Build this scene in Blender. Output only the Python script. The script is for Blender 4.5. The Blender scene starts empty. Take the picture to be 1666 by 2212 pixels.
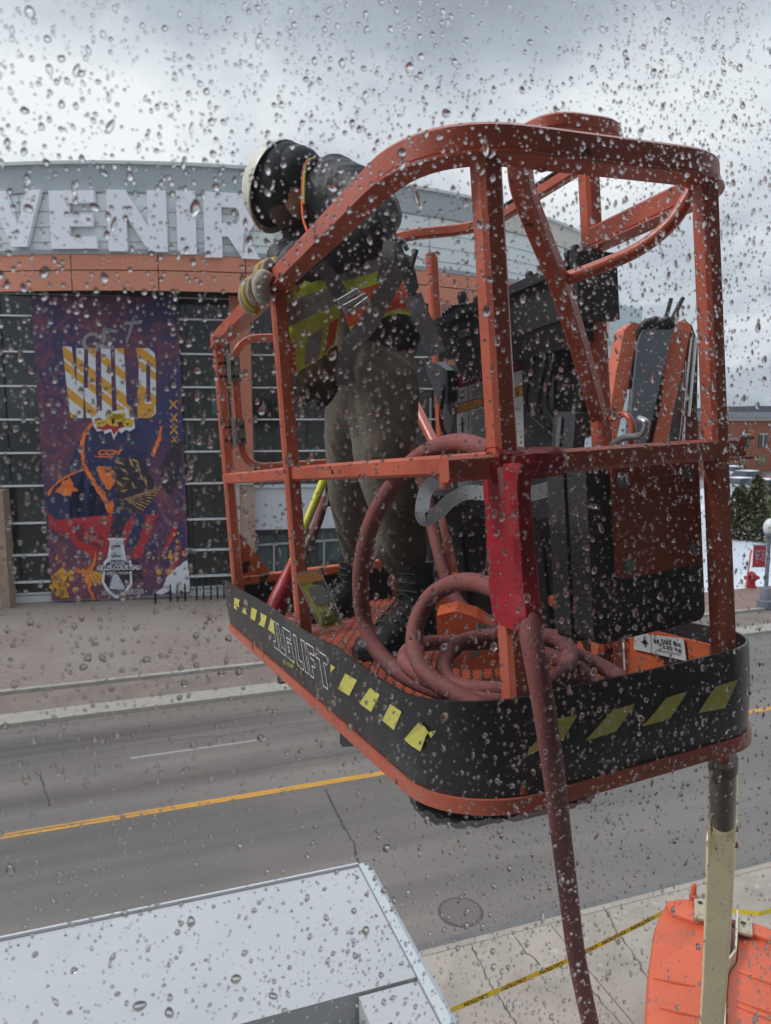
import bpy, bmesh, math, random
import numpy as np
from mathutils import Vector, Matrix, Quaternion, noise
random.seed(7); rng = np.random.default_rng(7)
scn = bpy.context.scene
R = math.radians

# ------------------------------------------------------------------ camera
F_PX, CX, CY0 = 1600.0, 833.0, 1106.0          # photo measured in a 1666 x 2212 frame
PITCH = R(7.34); CP, SP = math.cos(PITCH), math.sin(PITCH)
CAM = Vector((0, 0, 8.0))
cd = bpy.data.cameras.new("camera"); cam = bpy.data.objects.new("camera", cd); scn.collection.objects.link(cam)
cam.location = CAM; cam.rotation_euler = (R(90) - PITCH, 0, 0)
cd.sensor_fit = 'VERTICAL'; cd.sensor_height = 36.0; cd.sensor_width = 36.0
cd.lens = 36.0 * F_PX / 2212.0
cd.clip_start = 0.02; cd.clip_end = 3000
cd.dof.use_dof = True; cd.dof.focus_distance = 1.5; cd.dof.aperture_fstop = 11.0
scn.camera = cam
# ------------------------------------------------------------------ colour management, sky, sun
scn.view_settings.view_transform = 'Standard'; scn.view_settings.look = 'None'
scn.view_settings.exposure = 0.50; scn.view_settings.gamma = 1.0
scn.cycles.use_denoising = True
scn.cycles.max_bounces = 10; scn.cycles.transparent_max_bounces = 12
scn.cycles.sample_clamp_indirect = 6.0
SUN_EL, SUN_AZ = R(44), R(-92)                    # azimuth from +Y towards +X
w = bpy.data.worlds.new("World"); scn.world = w; w.use_nodes = True
N, Lk = w.node_tree.nodes, w.node_tree.links
N.clear()
def nd(tree, t, **k):
    n = tree.nodes.new(t)
    for a, b in k.items(): setattr(n, a, b)
    return n
def world_sky():
    T = w.node_tree
    out = nd(T, 'ShaderNodeOutputWorld')
    sky = nd(T, 'ShaderNodeTexSky'); sky.sky_type = 'NISHITA'; sky.sun_disc = False
    sky.sun_elevation = SUN_EL; sky.sun_rotation = SUN_AZ
    b1 = nd(T, 'ShaderNodeBackground'); b1.inputs[1].default_value = 0.05
    T.links.new(sky.outputs[0], b1.inputs[0])
    tc = nd(T, 'ShaderNodeTexCoord')
    sx = nd(T, 'ShaderNodeSeparateXYZ'); T.links.new(tc.outputs['Generated'], sx.inputs[0])
    def mth(op, a, b=None, c=None):
        m = nd(T, 'ShaderNodeMath', operation=op)
        for i, v in enumerate((a, b, c)):
            if v is None: continue
            if isinstance(v, (int, float)): m.inputs[i].default_value = v
            else: T.links.new(v, m.inputs[i])
        return m.outputs[0]
    zz = mth('ADD', mth('MAXIMUM', sx.outputs[2], 0.0), 0.22)
    cx = mth('DIVIDE', sx.outputs[0], zz); cy = mth('DIVIDE', sx.outputs[1], zz)
    cb = nd(T, 'ShaderNodeCombineXYZ'); T.links.new(cx, cb.inputs[0]); T.links.new(cy, cb.inputs[1])
    cb.inputs[2].default_value = 3.7
    n1 = nd(T, 'ShaderNodeTexNoise'); n1.inputs['Scale'].default_value = 1.05; n1.inputs['Detail'].default_value = 8; n1.inputs['Roughness'].default_value = 0.52; n1.inputs['Distortion'].default_value = 0.25
    T.links.new(cb.outputs[0], n1.inputs['Vector'])
    def bump(az, el, width, gain):
        d = Vector((math.sin(R(az)) * math.cos(R(el)), math.cos(R(az)) * math.cos(R(el)), math.sin(R(el))))
        vd = nd(T, 'ShaderNodeVectorMath', operation='DISTANCE')
        vs = nd(T, 'ShaderNodeVectorMath', operation='MULTIPLY'); T.links.new(tc.outputs['Generated'], vs.inputs[0]); vs.inputs[1].default_value = (1, 1, 2.2)
        T.links.new(vs.outputs[0], vd.inputs[0]); vd.inputs[1].default_value = (d.x, d.y, d.z * 2.2)
        q = mth('DIVIDE', vd.outputs['Value'], width)
        return mth('MULTIPLY', mth('EXPONENT', mth('MULTIPLY', mth('MULTIPLY', q, q), -1.0)), gain)
    v = mth('ADD', mth('MULTIPLY', mth('SUBTRACT', n1.outputs[0], 0.5), 2.4), 0.45)
    for b in SKY_BUMPS: v = mth('ADD', v, bump(*b))
    v = mth('MINIMUM', mth('MAXIMUM', v, 0.0), 1.0)
    cr = nd(T, 'ShaderNodeValToRGB'); T.links.new(v, cr.inputs[0])
    e = cr.color_ramp.elements
    e[0].position = 0.0; e[0].color = (0.28, 0.315, 0.355, 1)
    e[1].position = 1.0; e[1].color = (0.95, 0.98, 1.0, 1)
    m = e.new(0.5); m.color = (0.50, 0.55, 0.62, 1)
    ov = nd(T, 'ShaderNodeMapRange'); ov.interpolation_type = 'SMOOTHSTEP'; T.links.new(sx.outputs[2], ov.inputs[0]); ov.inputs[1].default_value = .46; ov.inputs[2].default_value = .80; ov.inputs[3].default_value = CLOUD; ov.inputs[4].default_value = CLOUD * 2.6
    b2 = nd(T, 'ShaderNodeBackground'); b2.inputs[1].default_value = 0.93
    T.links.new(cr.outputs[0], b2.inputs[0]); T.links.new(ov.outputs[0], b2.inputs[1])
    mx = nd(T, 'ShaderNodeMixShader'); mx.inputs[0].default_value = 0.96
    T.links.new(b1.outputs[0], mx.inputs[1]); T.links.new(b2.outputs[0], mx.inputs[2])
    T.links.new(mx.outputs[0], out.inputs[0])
# (azimuth, elevation, width, gain) of brighter and darker masses of cloud
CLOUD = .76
SKY_BUMPS = [(-20, 17, .26, .50), (4, 20, .30, .24), (24, 11, .26, .20), (-22, 31, .30, -.10), (-4, 32, .34, -.16), (14, 30, .30, -.16), (26, 5, .10, .18)]
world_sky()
sd = bpy.data.lights.new("sun", 'SUN'); sd.energy = 1.5; sd.angle = R(14); sd.color = (1.0, 0.97, 0.93)
sun = bpy.data.objects.new("sun", sd); scn.collection.objects.link(sun)
sv = Vector((math.sin(SUN_AZ) * math.cos(SUN_EL), math.cos(SUN_AZ) * math.cos(SUN_EL), math.sin(SUN_EL)))
sun.rotation_euler = sv.to_track_quat('Z', 'Y').to_euler()

# ------------------------------------------------------------------ measuring helpers (pixel of the photo -> place in the world)
def wray(px, py):
    x, y, z = px - CX, py - CY0, F_PX
    return Vector((x, z * CP - y * SP, -z * SP - y * CP))
def P(px, py, d): return CAM + wray(px, py) * (d / F_PX)
def G(px, py, z=0.0):
    r = wray(px, py); return CAM + r * ((z - CAM.z) / r.z)
def hit(px, py, o, n):
    r = wray(px, py); return CAM + r * ((o - CAM).dot(n) / r.dot(n))
AZ = R(70.7)
SE = Vector((math.sin(AZ), math.cos(AZ), 0)); SN = Vector((-math.cos(AZ), math.sin(AZ), 0))
def S(a, b, z=0.0): return SE * a + SN * b + Vector((0, 0, z))
# basket frame: u away along the long side, v along the short side, w up
BS = 0.96
_L = Vector((-678, -56, 1600)).normalized(); _R = Vector((3804, -366, 1600)).normalized()
_U = _R.cross(_L).normalized(); _U = _U if _U.y < 0 else -_U
_R2 = _L.cross(_U); _R2 = _R2 if _R2.dot(_R) > 0 else -_R2
def c2w(v): return Vector((v.x, v.z * CP - v.y * SP, -v.z * SP - v.y * CP))
BL, BR, BU = c2w(_L), c2w(_R2), c2w(_U)
BO = CAM + c2w(Vector((986 - CX, 1774 - CY0, F_PX)) * 0.000808439696) * BS
def B(u, v=None, w_=None):
    if v is None: u, v, w_ = u
    return BO + (BL * u + BR * v + BU * w_) * BS
def toB(p):
    d = (Vector(p) - BO) / BS; return Vector((d.dot(BL), d.dot(BR), d.dot(BU)))
def BP(px, py, axis, val):
    n = (BL, BR, BU)[axis]; r = wray(px, py)
    p = CAM + r * ((val * BS + n.dot(BO) - n.dot(CAM)) / n.dot(r))
    return toB(p)
def BD(px, py, d): return toB(P(px, py, d))

# ------------------------------------------------------------------ materials
MATS = {}
def mat(name, col, rough=0.6, metal=0.0, var=0.0, vscale=6.0, bump=0.0, bscale=40.0, spec=0.5, wear=None, trans=0.0, dirt=None, alpha=1.0, coat=0.0, stretch=None):
    """wear = (colour, scale, threshold, softness); dirt = the same, a second broader layer"""
    if name in MATS: return MATS[name]
    m = bpy.data.materials.new(name); m.use_nodes = True; T = m.node_tree
    bs = T.nodes['Principled BSDF']
    bs.inputs['Roughness'].default_value = rough; bs.inputs['Metallic'].default_value = metal
    bs.inputs['Specular IOR Level'].default_value = spec
    if trans: bs.inputs['Transmission Weight'].default_value = trans
    if alpha < 1: bs.inputs['Alpha'].default_value = alpha
    if coat: bs.inputs['Coat Weight'].default_value = coat; bs.inputs['Coat Roughness'].default_value = .15
    tc = nd(T, 'ShaderNodeTexCoord'); vec = tc.outputs['Object']
    if stretch:
        mp = nd(T, 'ShaderNodeMapping'); mp.inputs['Scale'].default_value = stretch; T.links.new(vec, mp.inputs[0]); vec = mp.outputs[0]
    cur = None
    def noi(sc, det=6, rg=.6):
        n = nd(T, 'ShaderNodeTexNoise'); n.inputs['Scale'].default_value = sc; n.inputs['Detail'].default_value = det; n.inputs['Roughness'].default_value = rg
        T.links.new(vec, n.inputs['Vector']); return n.outputs[0]
    if var > 0:
        r = nd(T, 'ShaderNodeValToRGB'); T.links.new(noi(vscale), r.inputs[0])
        r.color_ramp.elements[0].position = .25; r.color_ramp.elements[1].position = .75
        r.color_ramp.elements[0].color = tuple(c * (1 - var) for c in col) + (1,)
        r.color_ramp.elements[1].color = tuple(min(1, c * (1 + var)) for c in col) + (1,)
        cur = r.outputs[0]
    for layer in (dirt, wear):
        if not layer: continue
        c2, sc, th, soft = layer
        r = nd(T, 'ShaderNodeValToRGB'); T.links.new(noi(sc, 8, .65), r.inputs[0])
        r.color_ramp.elements[0].position = th; r.color_ramp.elements[0].color = (0, 0, 0, 1)
        r.color_ramp.elements[1].position = min(1, th + soft); r.color_ramp.elements[1].color = (1, 1, 1, 1)
        mx = nd(T, 'ShaderNodeMix', data_type='RGBA'); T.links.new(r.outputs[0], mx.inputs[0])
        if cur is None: mx.inputs[6].default_value = (*col, 1)
        else: T.links.new(cur, mx.inputs[6])
        mx.inputs[7].default_value = (*c2, 1); cur = mx.outputs[2]
    if cur is None: bs.inputs['Base Color'].default_value = (*col, 1)
    else: T.links.new(cur, bs.inputs['Base Color'])
    if bump > 0:
        b = nd(T, 'ShaderNodeBump'); b.inputs['Strength'].default_value = bump; b.inputs['Distance'].default_value = 0.01
        T.links.new(noi(bscale), b.inputs['Height']); T.links.new(b.outputs[0], bs.inputs['Normal'])
    MATS[name] = m; return m
ORANGE = mat('orange_paint', (0.52, 0.118, 0.066), .34, var=.14, vscale=5, bump=.15, bscale=60, wear=((0.035, 0.022, 0.018), 19, .655, .012), dirt=((0.33, 0.062, 0.034), 3.6, .48, .3), spec=.55)
ORANGE_RUST = mat('rusty_orange_paint', (0.60, 0.13, 0.045), .5, var=.2, vscale=8, bump=.3, bscale=40, wear=((0.03, 0.018, 0.014), 9, .55, .02), spec=.4)
BLACK = mat('black_rubber', (0.016, 0.017, 0.019), .38, var=.4, vscale=9, bump=.12, bscale=30, wear=((0.06, 0.065, 0.07), 22, .62, .12))
BLACKP = mat('black_plastic', (0.022, 0.023, 0.026), .45, var=.3, vscale=12, bump=.3, bscale=160)
DGREY = mat('dark_grey_plastic', (0.055, 0.060, 0.068), .5, var=.2, vscale=6, bump=.1, bscale=80)
GREYP = mat('blue_grey_cover', (0.12, 0.14, 0.17), .55, var=.12)
STEEL = mat('steel', (0.42, 0.44, 0.46), .35, metal=.8, var=.2, vscale=20)
ZINC = mat('zinc_hinge', (0.22, 0.21, 0.19), .45, metal=.6, var=.3, vscale=30)
BOLT = mat('dark_bolt', (0.02, 0.02, 0.02), .4, metal=.5)
YELLOWD = mat('yellow_decal', (0.62, 0.57, 0.12), .5, var=.08, wear=((0.04, 0.04, 0.03), 34, .70, .02))
WHITED = mat('white_decal', (0.62, 0.64, 0.66), .5, var=.05)
HOSE = mat('pink_red_rubber', (0.225, 0.062, 0.058), .7, var=.2, vscale=10, bump=.25, bscale=150, wear=((0.30, 0.14, 0.13), 12, .58, .12), dirt=((.12, .035, .035), 4, .52, .2))
REDTAPE = mat('red_tape', (0.33, 0.009, 0.018), .40, var=.2, vscale=9, bump=.35, bscale=16, spec=.4, dirt=((.26, .008, .016), 5, .5, .1))
STRAP = mat('grey_webbing', (0.22, 0.24, 0.25), .7, var=.12, bump=.3, bscale=220)
CREAM = mat('cream_paint', (0.74, 0.67, 0.44), .45, var=.08, vscale=3, wear=((0.15, 0.09, 0.04), 14, .70, .02))
HOOD = mat('orange_hood', (0.62, 0.112, 0.045), .42, var=.10, vscale=2, wear=((0.06, 0.04, 0.04), 9, .76, .02), dirt=((0.46, 0.095, 0.05), 1.6, .5, .25))

# ------------------------------------------------------------------ mesh helpers
class MB:
    def __init__(self, xf=None): self.v, self.f, self.mi, self.xf, self.m = [], [], [], xf, 0
    def add(self, vs, fs):
        o = len(self.v)
        self.v += [Vector(self.xf(*p)) if self.xf else Vector(p) for p in vs]
        for q in fs: self.f.append([i + o for i in q]); self.mi.append(self.m)
        return self
    def hexa(self, p):                       # 8 points: bottom loop, top loop
        return self.add(p, [(3, 2, 1, 0), (4, 5, 6, 7), (0, 1, 5, 4), (1, 2, 6, 5), (2, 3, 7, 6), (3, 0, 4, 7)])
    def box(self, x0, x1, y0, y1, z0, z1):
        return self.hexa([(x0, y0, z0), (x1, y0, z0), (x1, y1, z0), (x0, y1, z0), (x0, y0, z1), (x1, y0, z1), (x1, y1, z1), (x0, y1, z1)])
    def prism(self, poly, ext):
        n = len(poly); e = Vector(ext)
        a = [Vector(p) for p in poly]
        return self.add(a + [p + e for p in a], [list(range(n))[::-1], list(range(n, 2 * n))] + [(i, (i + 1) % n, n + (i + 1) % n, n + i) for i in range(n)])
    def sweep(self, path, sec, up=(0, 0, 1), closed=False, scales=None, caps=True):
        path = [Vector(p) for p in path]; up = Vector(up); n = len(path); k = len(sec); vs = []
        for i, p in enumerate(path):
            a = path[(i - 1) % n] if (closed or i) else p; b = path[(i + 1) % n] if (closed or i < n - 1) else p
            t = (b - a).normalized()
            sd_ = t.cross(up)
            if sd_.length < 1e-4: sd_ = t.cross(Vector((1, 0, 0)))
            sd_.normalize(); uu = sd_.cross(t).normalized()
            m = 1.0
            if (closed or 0 < i < n - 1):
                d1 = (p - a).normalized(); c = max(.5, d1.dot(t)); m = 1 / c
            s = scales[i] if scales else 1.0
            for (x, y) in sec: vs.append(p + sd_ * (x * s * m) + uu * (y * s))
        fs = []
        for i in range(n if closed else n - 1):
            j = (i + 1) % n
            for q in range(k): fs.append((i * k + q, i * k + (q + 1) % k, j * k + (q + 1) % k, j * k + q))
        if not closed and caps: fs += [list(range(k))[::-1], [(n - 1) * k + q for q in range(k)]]
        return self.add(vs, fs)
    def rtube(self, path, w_, h, up=(0, 0, 1), ch=.18, closed=False):
        c = min(w_, h) * ch; a, b = w_ / 2, h / 2
        return self.sweep(path, [(a, -b + c), (a, b - c), (a - c, b), (-a + c, b), (-a, b - c), (-a, -b + c), (-a + c, -b), (a - c, -b)], up, closed)
    def tube(self, path, r, n=12, up=(0, 0, 1), closed=False, scales=None, caps=True):
        # parallel transport frames
        path = [Vector(p) for p in path]; N_ = len(path); vs = []
        t0 = (path[1] - path[0]).normalized(); nn = t0.orthogonal().normalized()
        for i, p in enumerate(path):
            a = path[(i - 1) % N_] if (closed or i) else p; b = path[(i + 1) % N_] if (closed or i < N_ - 1) else p
            t = (b - a).normalized(); nn = (nn - t * nn.dot(t)).normalized(); bb = t.cross(nn)
            s = scales[i] if scales else 1.0
            for q in range(n):
                an = 2 * math.pi * q / n; vs.append(p + (nn * math.cos(an) + bb * math.sin(an)) * r * s)
        fs = []
        for i in range(N_ if closed else N_ - 1):
            j = (i + 1) % N_
            for q in range(n): fs.append((i * n + q, i * n + (q + 1) % n, j * n + (q + 1) % n, j * n + q))
        if not closed and caps: fs += [list(range(n))[::-1], [(N_ - 1) * n + q for q in range(n)]]
        return self.add(vs, fs)
    def cyl(self, a, b, r, n=16, r2=None):
        a, b = Vector(a), Vector(b); return self.tube([a, a.lerp(b, .5), b], r, n, scales=[1, (1 + (r2 or r) / r) / 2, (r2 or r) / r])
    def ball(self, c, rx, ry=None, rz=None, n=16, m=10, rot=None):
        ry = ry or rx; rz = rz or rx; c = Vector(c); vs = []; fs = []
        for i in range(m + 1):
            th = math.pi * i / m
            for j in range(n):
                ph = 2 * math.pi * j / n
                p = Vector((rx * math.sin(th) * math.cos(ph), ry * math.sin(th) * math.sin(ph), rz * math.cos(th)))
                if rot: p = rot @ p
                vs.append(c + p)
        for i in range(m):
            for j in range(n): fs.append((i * n + j, (i + 1) * n + j, (i + 1) * n + (j + 1) % n, i * n + (j + 1) % n))
        return self.add(vs, fs)
def mesh_obj(name, mb, ms, parent=None, smooth=40, merge=False, **tags):
    c = sum(mb.v, Vector()) / max(1, len(mb.v))
    me = bpy.data.meshes.new(name); me.from_pydata([v - c for v in mb.v], [], mb.f); me.validate(); me.update()
    if not isinstance(ms, (list, tuple)): ms = [ms]
    for m in ms: me.materials.append(m)
    if len(ms) > 1 and len(me.polygons) == len(mb.mi): me.polygons.foreach_set('material_index', mb.mi)
    bm = bmesh.new(); bm.from_mesh(me)
    if merge: bmesh.ops.remove_doubles(bm, verts=bm.verts, dist=1e-5)
    bmesh.ops.recalc_face_normals(bm, faces=bm.faces); bm.to_mesh(me); bm.free()
    if smooth:
        me.polygons.foreach_set('use_smooth', [True] * len(me.polygons)); me.set_sharp_from_angle(angle=R(smooth))
    o = bpy.data.objects.new(name, me); scn.collection.objects.link(o); o.location = c
    adopt(o, parent); tag(o, **tags); return o
def adopt(o, parent):
    if parent:
        o.parent = parent; pm = Matrix.Identity(4); q = parent; loc = Vector()
        while q: loc += q.location if not q.parent else q.matrix_parent_inverse @ q.location; q = q.parent
        o.matrix_parent_inverse = Matrix.Translation(-loc)
def tag(o, label=None, cat=None, group=None, kind=None):
    if label: o['label'] = label
    if cat: o['category'] = cat
    if group: o['group'] = group
    if kind: o['kind'] = kind
    return o
def thing(name, label, cat, loc, group=None):
    o = bpy.data.objects.new(name, None); scn.collection.objects.link(o); o.location = loc; o.empty_display_size = .1
    return tag(o, label, cat, group)
def fillet(pts, r, n=8):
    pts = [Vector(p) for p in pts]; out = [pts[0]]
    rs = r if isinstance(r, (list, tuple)) else [r] * len(pts)
    for i in range(1, len(pts) - 1):
        a, p, b = pts[i - 1], pts[i], pts[i + 1]; d1 = (a - p); d2 = (b - p)
        rr = min(rs[i], d1.length * .49, d2.length * .49)
        if rr < 1e-5: out.append(p); continue
        q0, q1 = p + d1.normalized() * rr, p + d2.normalized() * rr
        for k in range(n + 1):
            t = k / n; out.append(q0 * (1 - t) ** 2 + p * 2 * t * (1 - t) + q1 * t * t)
    out.append(pts[-1]); return out
def spline(pts, n=8, closed=False):
    P_ = [Vector(p) for p in pts]; m = len(P_); out = []
    for i in range(m if closed else m - 1):
        p0 = P_[(i - 1) % m] if (closed or i) else P_[0] * 2 - P_[1]; p1 = P_[i]; p2 = P_[(i + 1) % m]
        p3 = P_[(i + 2) % m] if (closed or i < m - 2) else P_[-1] * 2 - P_[-2]
        for k in range(n):
            t = k / n
            out.append(.5 * ((2 * p1) + (p2 - p0) * t + (2 * p0 - 5 * p1 + 4 * p2 - p3) * t * t + (3 * p1 - 3 * p2 - p0 + 3 * p3 - p3 * 0) * t ** 3 + (0 * p0)))
            out[-1] = .5 * ((2 * p1) + (p2 - p0) * t + (2 * p0 - 5 * p1 + 4 * p2 - p3) * t * t + (-p0 + 3 * p1 - 3 * p2 + p3) * t ** 3)
    if not closed: out.append(P_[-1])
    return out
_tc = {}
def text_poly(s, off=0.0, res=3):
    """flat outline of a text as (verts 0..1 x 0..1, faces)"""
    k = (s, off)
    if k in _tc: return _tc[k]
    cu = bpy.data.curves.new('t', 'FONT'); cu.body = s; cu.offset = off; cu.resolution_u = res; cu.fill_mode = 'FRONT'
    o = bpy.data.objects.new('t', cu); scn.collection.objects.link(o)
    dg = bpy.context.evaluated_depsgraph_get(); me = bpy.data.meshes.new_from_object(o.evaluated_get(dg))
    vs = np.array([v.co[:2] for v in me.vertices]); fs = [list(p.vertices) for p in me.polygons]
    bpy.data.objects.remove(o); bpy.data.curves.remove(cu); bpy.data.meshes.remove(me)
    lo, hi = vs.min(0), vs.max(0); vs = (vs - lo) / (hi - lo)
    _tc[k] = (vs, fs); return _tc[k]
def quadmap(q):
    q = [Vector(p) for p in q]        # bottom-left, bottom-right, top-right, top-left
    return lambda x, y: (q[0] * (1 - x) + q[1] * x) * (1 - y) + (q[3] * (1 - x) + q[2] * x) * y
def add_text(mb, s, fn, off=0.0, res=3, italic=0.0):
    vs, fs = text_poly(s, off, res)
    mb.add([fn(x + italic * y, y) for x, y in vs], fs)
def ellipse(cx, cy, rx, ry, n=20): return [(cx + rx * math.cos(2 * math.pi * i / n), cy + ry * math.sin(2 * math.pi * i / n)) for i in range(n)]

# ================================================================== SETTING
ID = None
def sheet(name, corners, z, m, kind='structure', parent=None, sub=1):
    mb = MB(); mb.add([S(a, b, z) for a, b in corners], [tuple(range(len(corners)))])
    o = mesh_obj(name, mb, m, parent, smooth=0); return tag(o, kind=kind) if kind else o
ROADM = bpy.data.materials.new('wet_road'); ROADM.use_nodes = True
def _road():
    T = ROADM.node_tree; bs = T.nodes['Principled BSDF']; bs.inputs['Specular IOR Level'].default_value = .5
    tc = nd(T, 'ShaderNodeTexCoord'); m1 = nd(T, 'ShaderNodeMapping'); m1.inputs['Rotation'].default_value = (0, 0, -R(19.3)); T.links.new(tc.outputs['Object'], m1.inputs[0])
    def lay(sc, nsc, det=6):
        m2 = nd(T, 'ShaderNodeMapping'); m2.inputs['Scale'].default_value = sc; T.links.new(m1.outputs[0], m2.inputs[0])
        n = nd(T, 'ShaderNodeTexNoise'); n.inputs['Scale'].default_value = nsc; n.inputs['Detail'].default_value = det; T.links.new(m2.outputs[0], n.inputs['Vector']); return n.outputs[0]
    def rmp(v, a, b, c0, c1):
        r = nd(T, 'ShaderNodeValToRGB'); T.links.new(v, r.inputs[0]); e = r.color_ramp.elements; e[0].position, e[0].color = a, (*c0, 1); e[1].position, e[1].color = b, (*c1, 1); return r.outputs[0]
    tracks = lay((.03, 1.1, 1), 1.0, 5); patch_ = lay((.25, .5, 1), .6, 7); grain = lay((1, 1, 1), 26, 4)
    base = rmp(tracks, .36, .64, (.126, .112, .102), (.180, .160, .146)); pa = rmp(patch_, .40, .66, (.80, .80, .80), (1.12, 1.1, 1.08)); gr = rmp(grain, .3, .75, (.90, .90, .90), (1.1, 1.1, 1.1))
    x = nd(T, 'ShaderNodeMix', data_type='RGBA', blend_type='MULTIPLY'); x.inputs[0].default_value = 1; T.links.new(base, x.inputs[6]); T.links.new(pa, x.inputs[7])
    y = nd(T, 'ShaderNodeMix', data_type='RGBA', blend_type='MULTIPLY'); y.inputs[0].default_value = 1; T.links.new(x.outputs[2], y.inputs[6]); T.links.new(gr, y.inputs[7]); T.links.new(y.outputs[2], bs.inputs['Base Color'])
    rr = nd(T, 'ShaderNodeMapRange'); T.links.new(tracks, rr.inputs[0]); rr.inputs[1].default_value = .35; rr.inputs[2].default_value = .65; rr.inputs[3].default_value = .36; rr.inputs[4].default_value = .62; T.links.new(rr.outputs[0], bs.inputs['Roughness'])
    b = nd(T, 'ShaderNodeBump'); b.inputs['Strength'].default_value = .2; b.inputs['Distance'].default_value = .01; T.links.new(grain, b.inputs['Height']); T.links.new(b.outputs[0], bs.inputs['Normal'])
_road()
ASPH = mat('wet_asphalt', (0.178, 0.166, 0.157), .55, var=.13, vscale=.35, bump=.25, bscale=55, dirt=((0.130, 0.121, 0.114), .6, .5, .25), spec=.4, stretch=(.35, 1, 1))
CONC = mat('sidewalk_concrete', (0.345, 0.30, 0.255), .75, var=.14, vscale=1.5, bump=.25, bscale=50, dirt=((0.25, 0.215, 0.185), .9, .46, .25), wear=((0.42, 0.385, 0.35), 5, .62, .06))
KERB = mat('kerb_concrete', (0.30, 0.275, 0.245), .75, var=.12, vscale=3, bump=.2)
BROWN = mat('sandy_verge', (0.175, 0.14, 0.118), .8, var=.25, vscale=1.4, bump=.4, bscale=12)
SNOW = mat('snow', (0.80, 0.82, 0.86), .6, var=.05, vscale=2, bump=.5, bscale=3)
PAVER = bpy.data.materials.new('paver_blocks'); PAVER.use_nodes = True
def _paver():
    T = PAVER.node_tree; bs = T.nodes['Principled BSDF']; bs.inputs['Roughness'].default_value = .7
    tc = nd(T, 'ShaderNodeTexCoord'); mp = nd(T, 'ShaderNodeMapping'); mp.inputs['Rotation'].default_value = (0, 0, R(-12)); T.links.new(tc.outputs['Object'], mp.inputs[0])
    br = nd(T, 'ShaderNodeTexBrick'); br.inputs['Scale'].default_value = 2.6; br.inputs['Color1'].default_value = (.30, .235, .205, 1); br.inputs['Color2'].default_value = (.21, .165, .145, 1); br.inputs['Mortar'].default_value = (.11, .095, .085, 1); br.inputs['Mortar Size'].default_value = .03
    T.links.new(mp.outputs[0], br.inputs[0])
    n = nd(T, 'ShaderNodeTexNoise'); n.inputs['Scale'].default_value = .25; n.inputs['Detail'].default_value = 7; T.links.new(tc.outputs['Object'], n.inputs['Vector'])
    r = nd(T, 'ShaderNodeValToRGB'); r.color_ramp.elements[0].position = .42; r.color_ramp.elements[1].position = .62; T.links.new(n.outputs[0], r.inputs[0])
    mx = nd(T, 'ShaderNodeMix', data_type='RGBA'); T.links.new(r.outputs[0], mx.inputs[0]); T.links.new(br.outputs[0], mx.inputs[6]); mx.inputs[7].default_value = (.24, .205, .18, 1)
    T.links.new(mx.outputs[2], bs.inputs['Base Color'])
_paver()
sheet('ground', [(-900, -900), (1500, -900), (1500, 1500), (-900, 1500)], -.03, mat('winter_ground', (0.22, 0.20, 0.18), .9, var=.3, vscale=.05))
sheet('road', [(-150, 9.35), (220, 9.35), (220, 20.5), (-150, 20.5)], 0, ROADM)
YEL = mat('yellow_road_paint', (0.50, 0.25, 0.04), .6, var=.1, vscale=2, wear=((0.25, 0.2, 0.16), 16, .62, .08))
WPT = mat('worn_white_paint', (0.30, 0.285, 0.27), .6, wear=((0.2, 0.19, 0.18), 11, .50, .1))
sheet('centre_line_marking', [(-150, 14.90), (220, 14.90), (220, 14.985), (-150, 14.985)], .004, YEL)
sheet('centre_line_marking', [(-150, 15.03), (-1.5, 15.03), (1.0, 14.99), (220, 14.99), (220, 15.075), (-150, 15.10)], .004, YEL)
for a in (-7.6, -.2, 7.5, 15.2, 23, 31): sheet('lane_line_marking', [(a, 17.6), (a + 3.2, 17.6), (a + 3.2, 17.70), (a, 17.70)], .004, WPT)
# stop bar and crossing lines on the right, next to the far lane
sheet('white_road_marking', [(14.5, 16.6), (16.2, 17.6), (16.2, 17.9), (14.2, 16.8)], .004, WPT)
for b in (18.3, 16.2, 19.4):
    mb = MB()
    pth = [S(a, b + .04 * math.sin(a * 2.1) + .03 * rng.normal(), .003) for a in np.arange(-30, 40, .45)]
    for p, q in zip(pth, pth[1:]):
        d = SN * .018; mb.add([p - d, q - d, q + d, p + d], [(0, 1, 2, 3)])
    tag(mesh_obj('road_crack', mb, mat('tar_seam', (.10, .095, .09), .6), smooth=0), kind='structure')
CRACK = mat('dark_crack', (.055, .05, .047), .9)
def crack(pix, z, w_=.016, mate=None):
    pts = [G(x, y, z) for x, y in pix]; out = []
    for p, q in zip(pts, pts[1:]):
        n = max(2, int((q - p).length / .07))
        for k in range(n): out.append(p.lerp(q, k / n) + Vector((rng.normal(), rng.normal(), 0)) * .012)
    out.append(pts[-1]); mb = MB()
    off = [w_ * (.5 + rng.random()) for _ in out]
    for i in range(len(out) - 1):
        t = (out[i + 1] - out[i]).normalized(); n = Vector((-t.y, t.x, 0))
        mb.add([out[i] - n * off[i], out[i + 1] - n * off[i + 1], out[i + 1] + n * off[i + 1], out[i] + n * off[i]], [(0, 1, 2, 3)])
    tag(mesh_obj('pavement_crack', mb, mate or CRACK, smooth=0), kind='structure')
crack([(87, 1672), (95, 1700), (102, 1720), (108, 1742)], .005)
crack([(705, 1705), (722, 1745), (745, 1790), (765, 1822), (768, 1845), (780, 1870), (800, 1905)], .005, .02)
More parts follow.
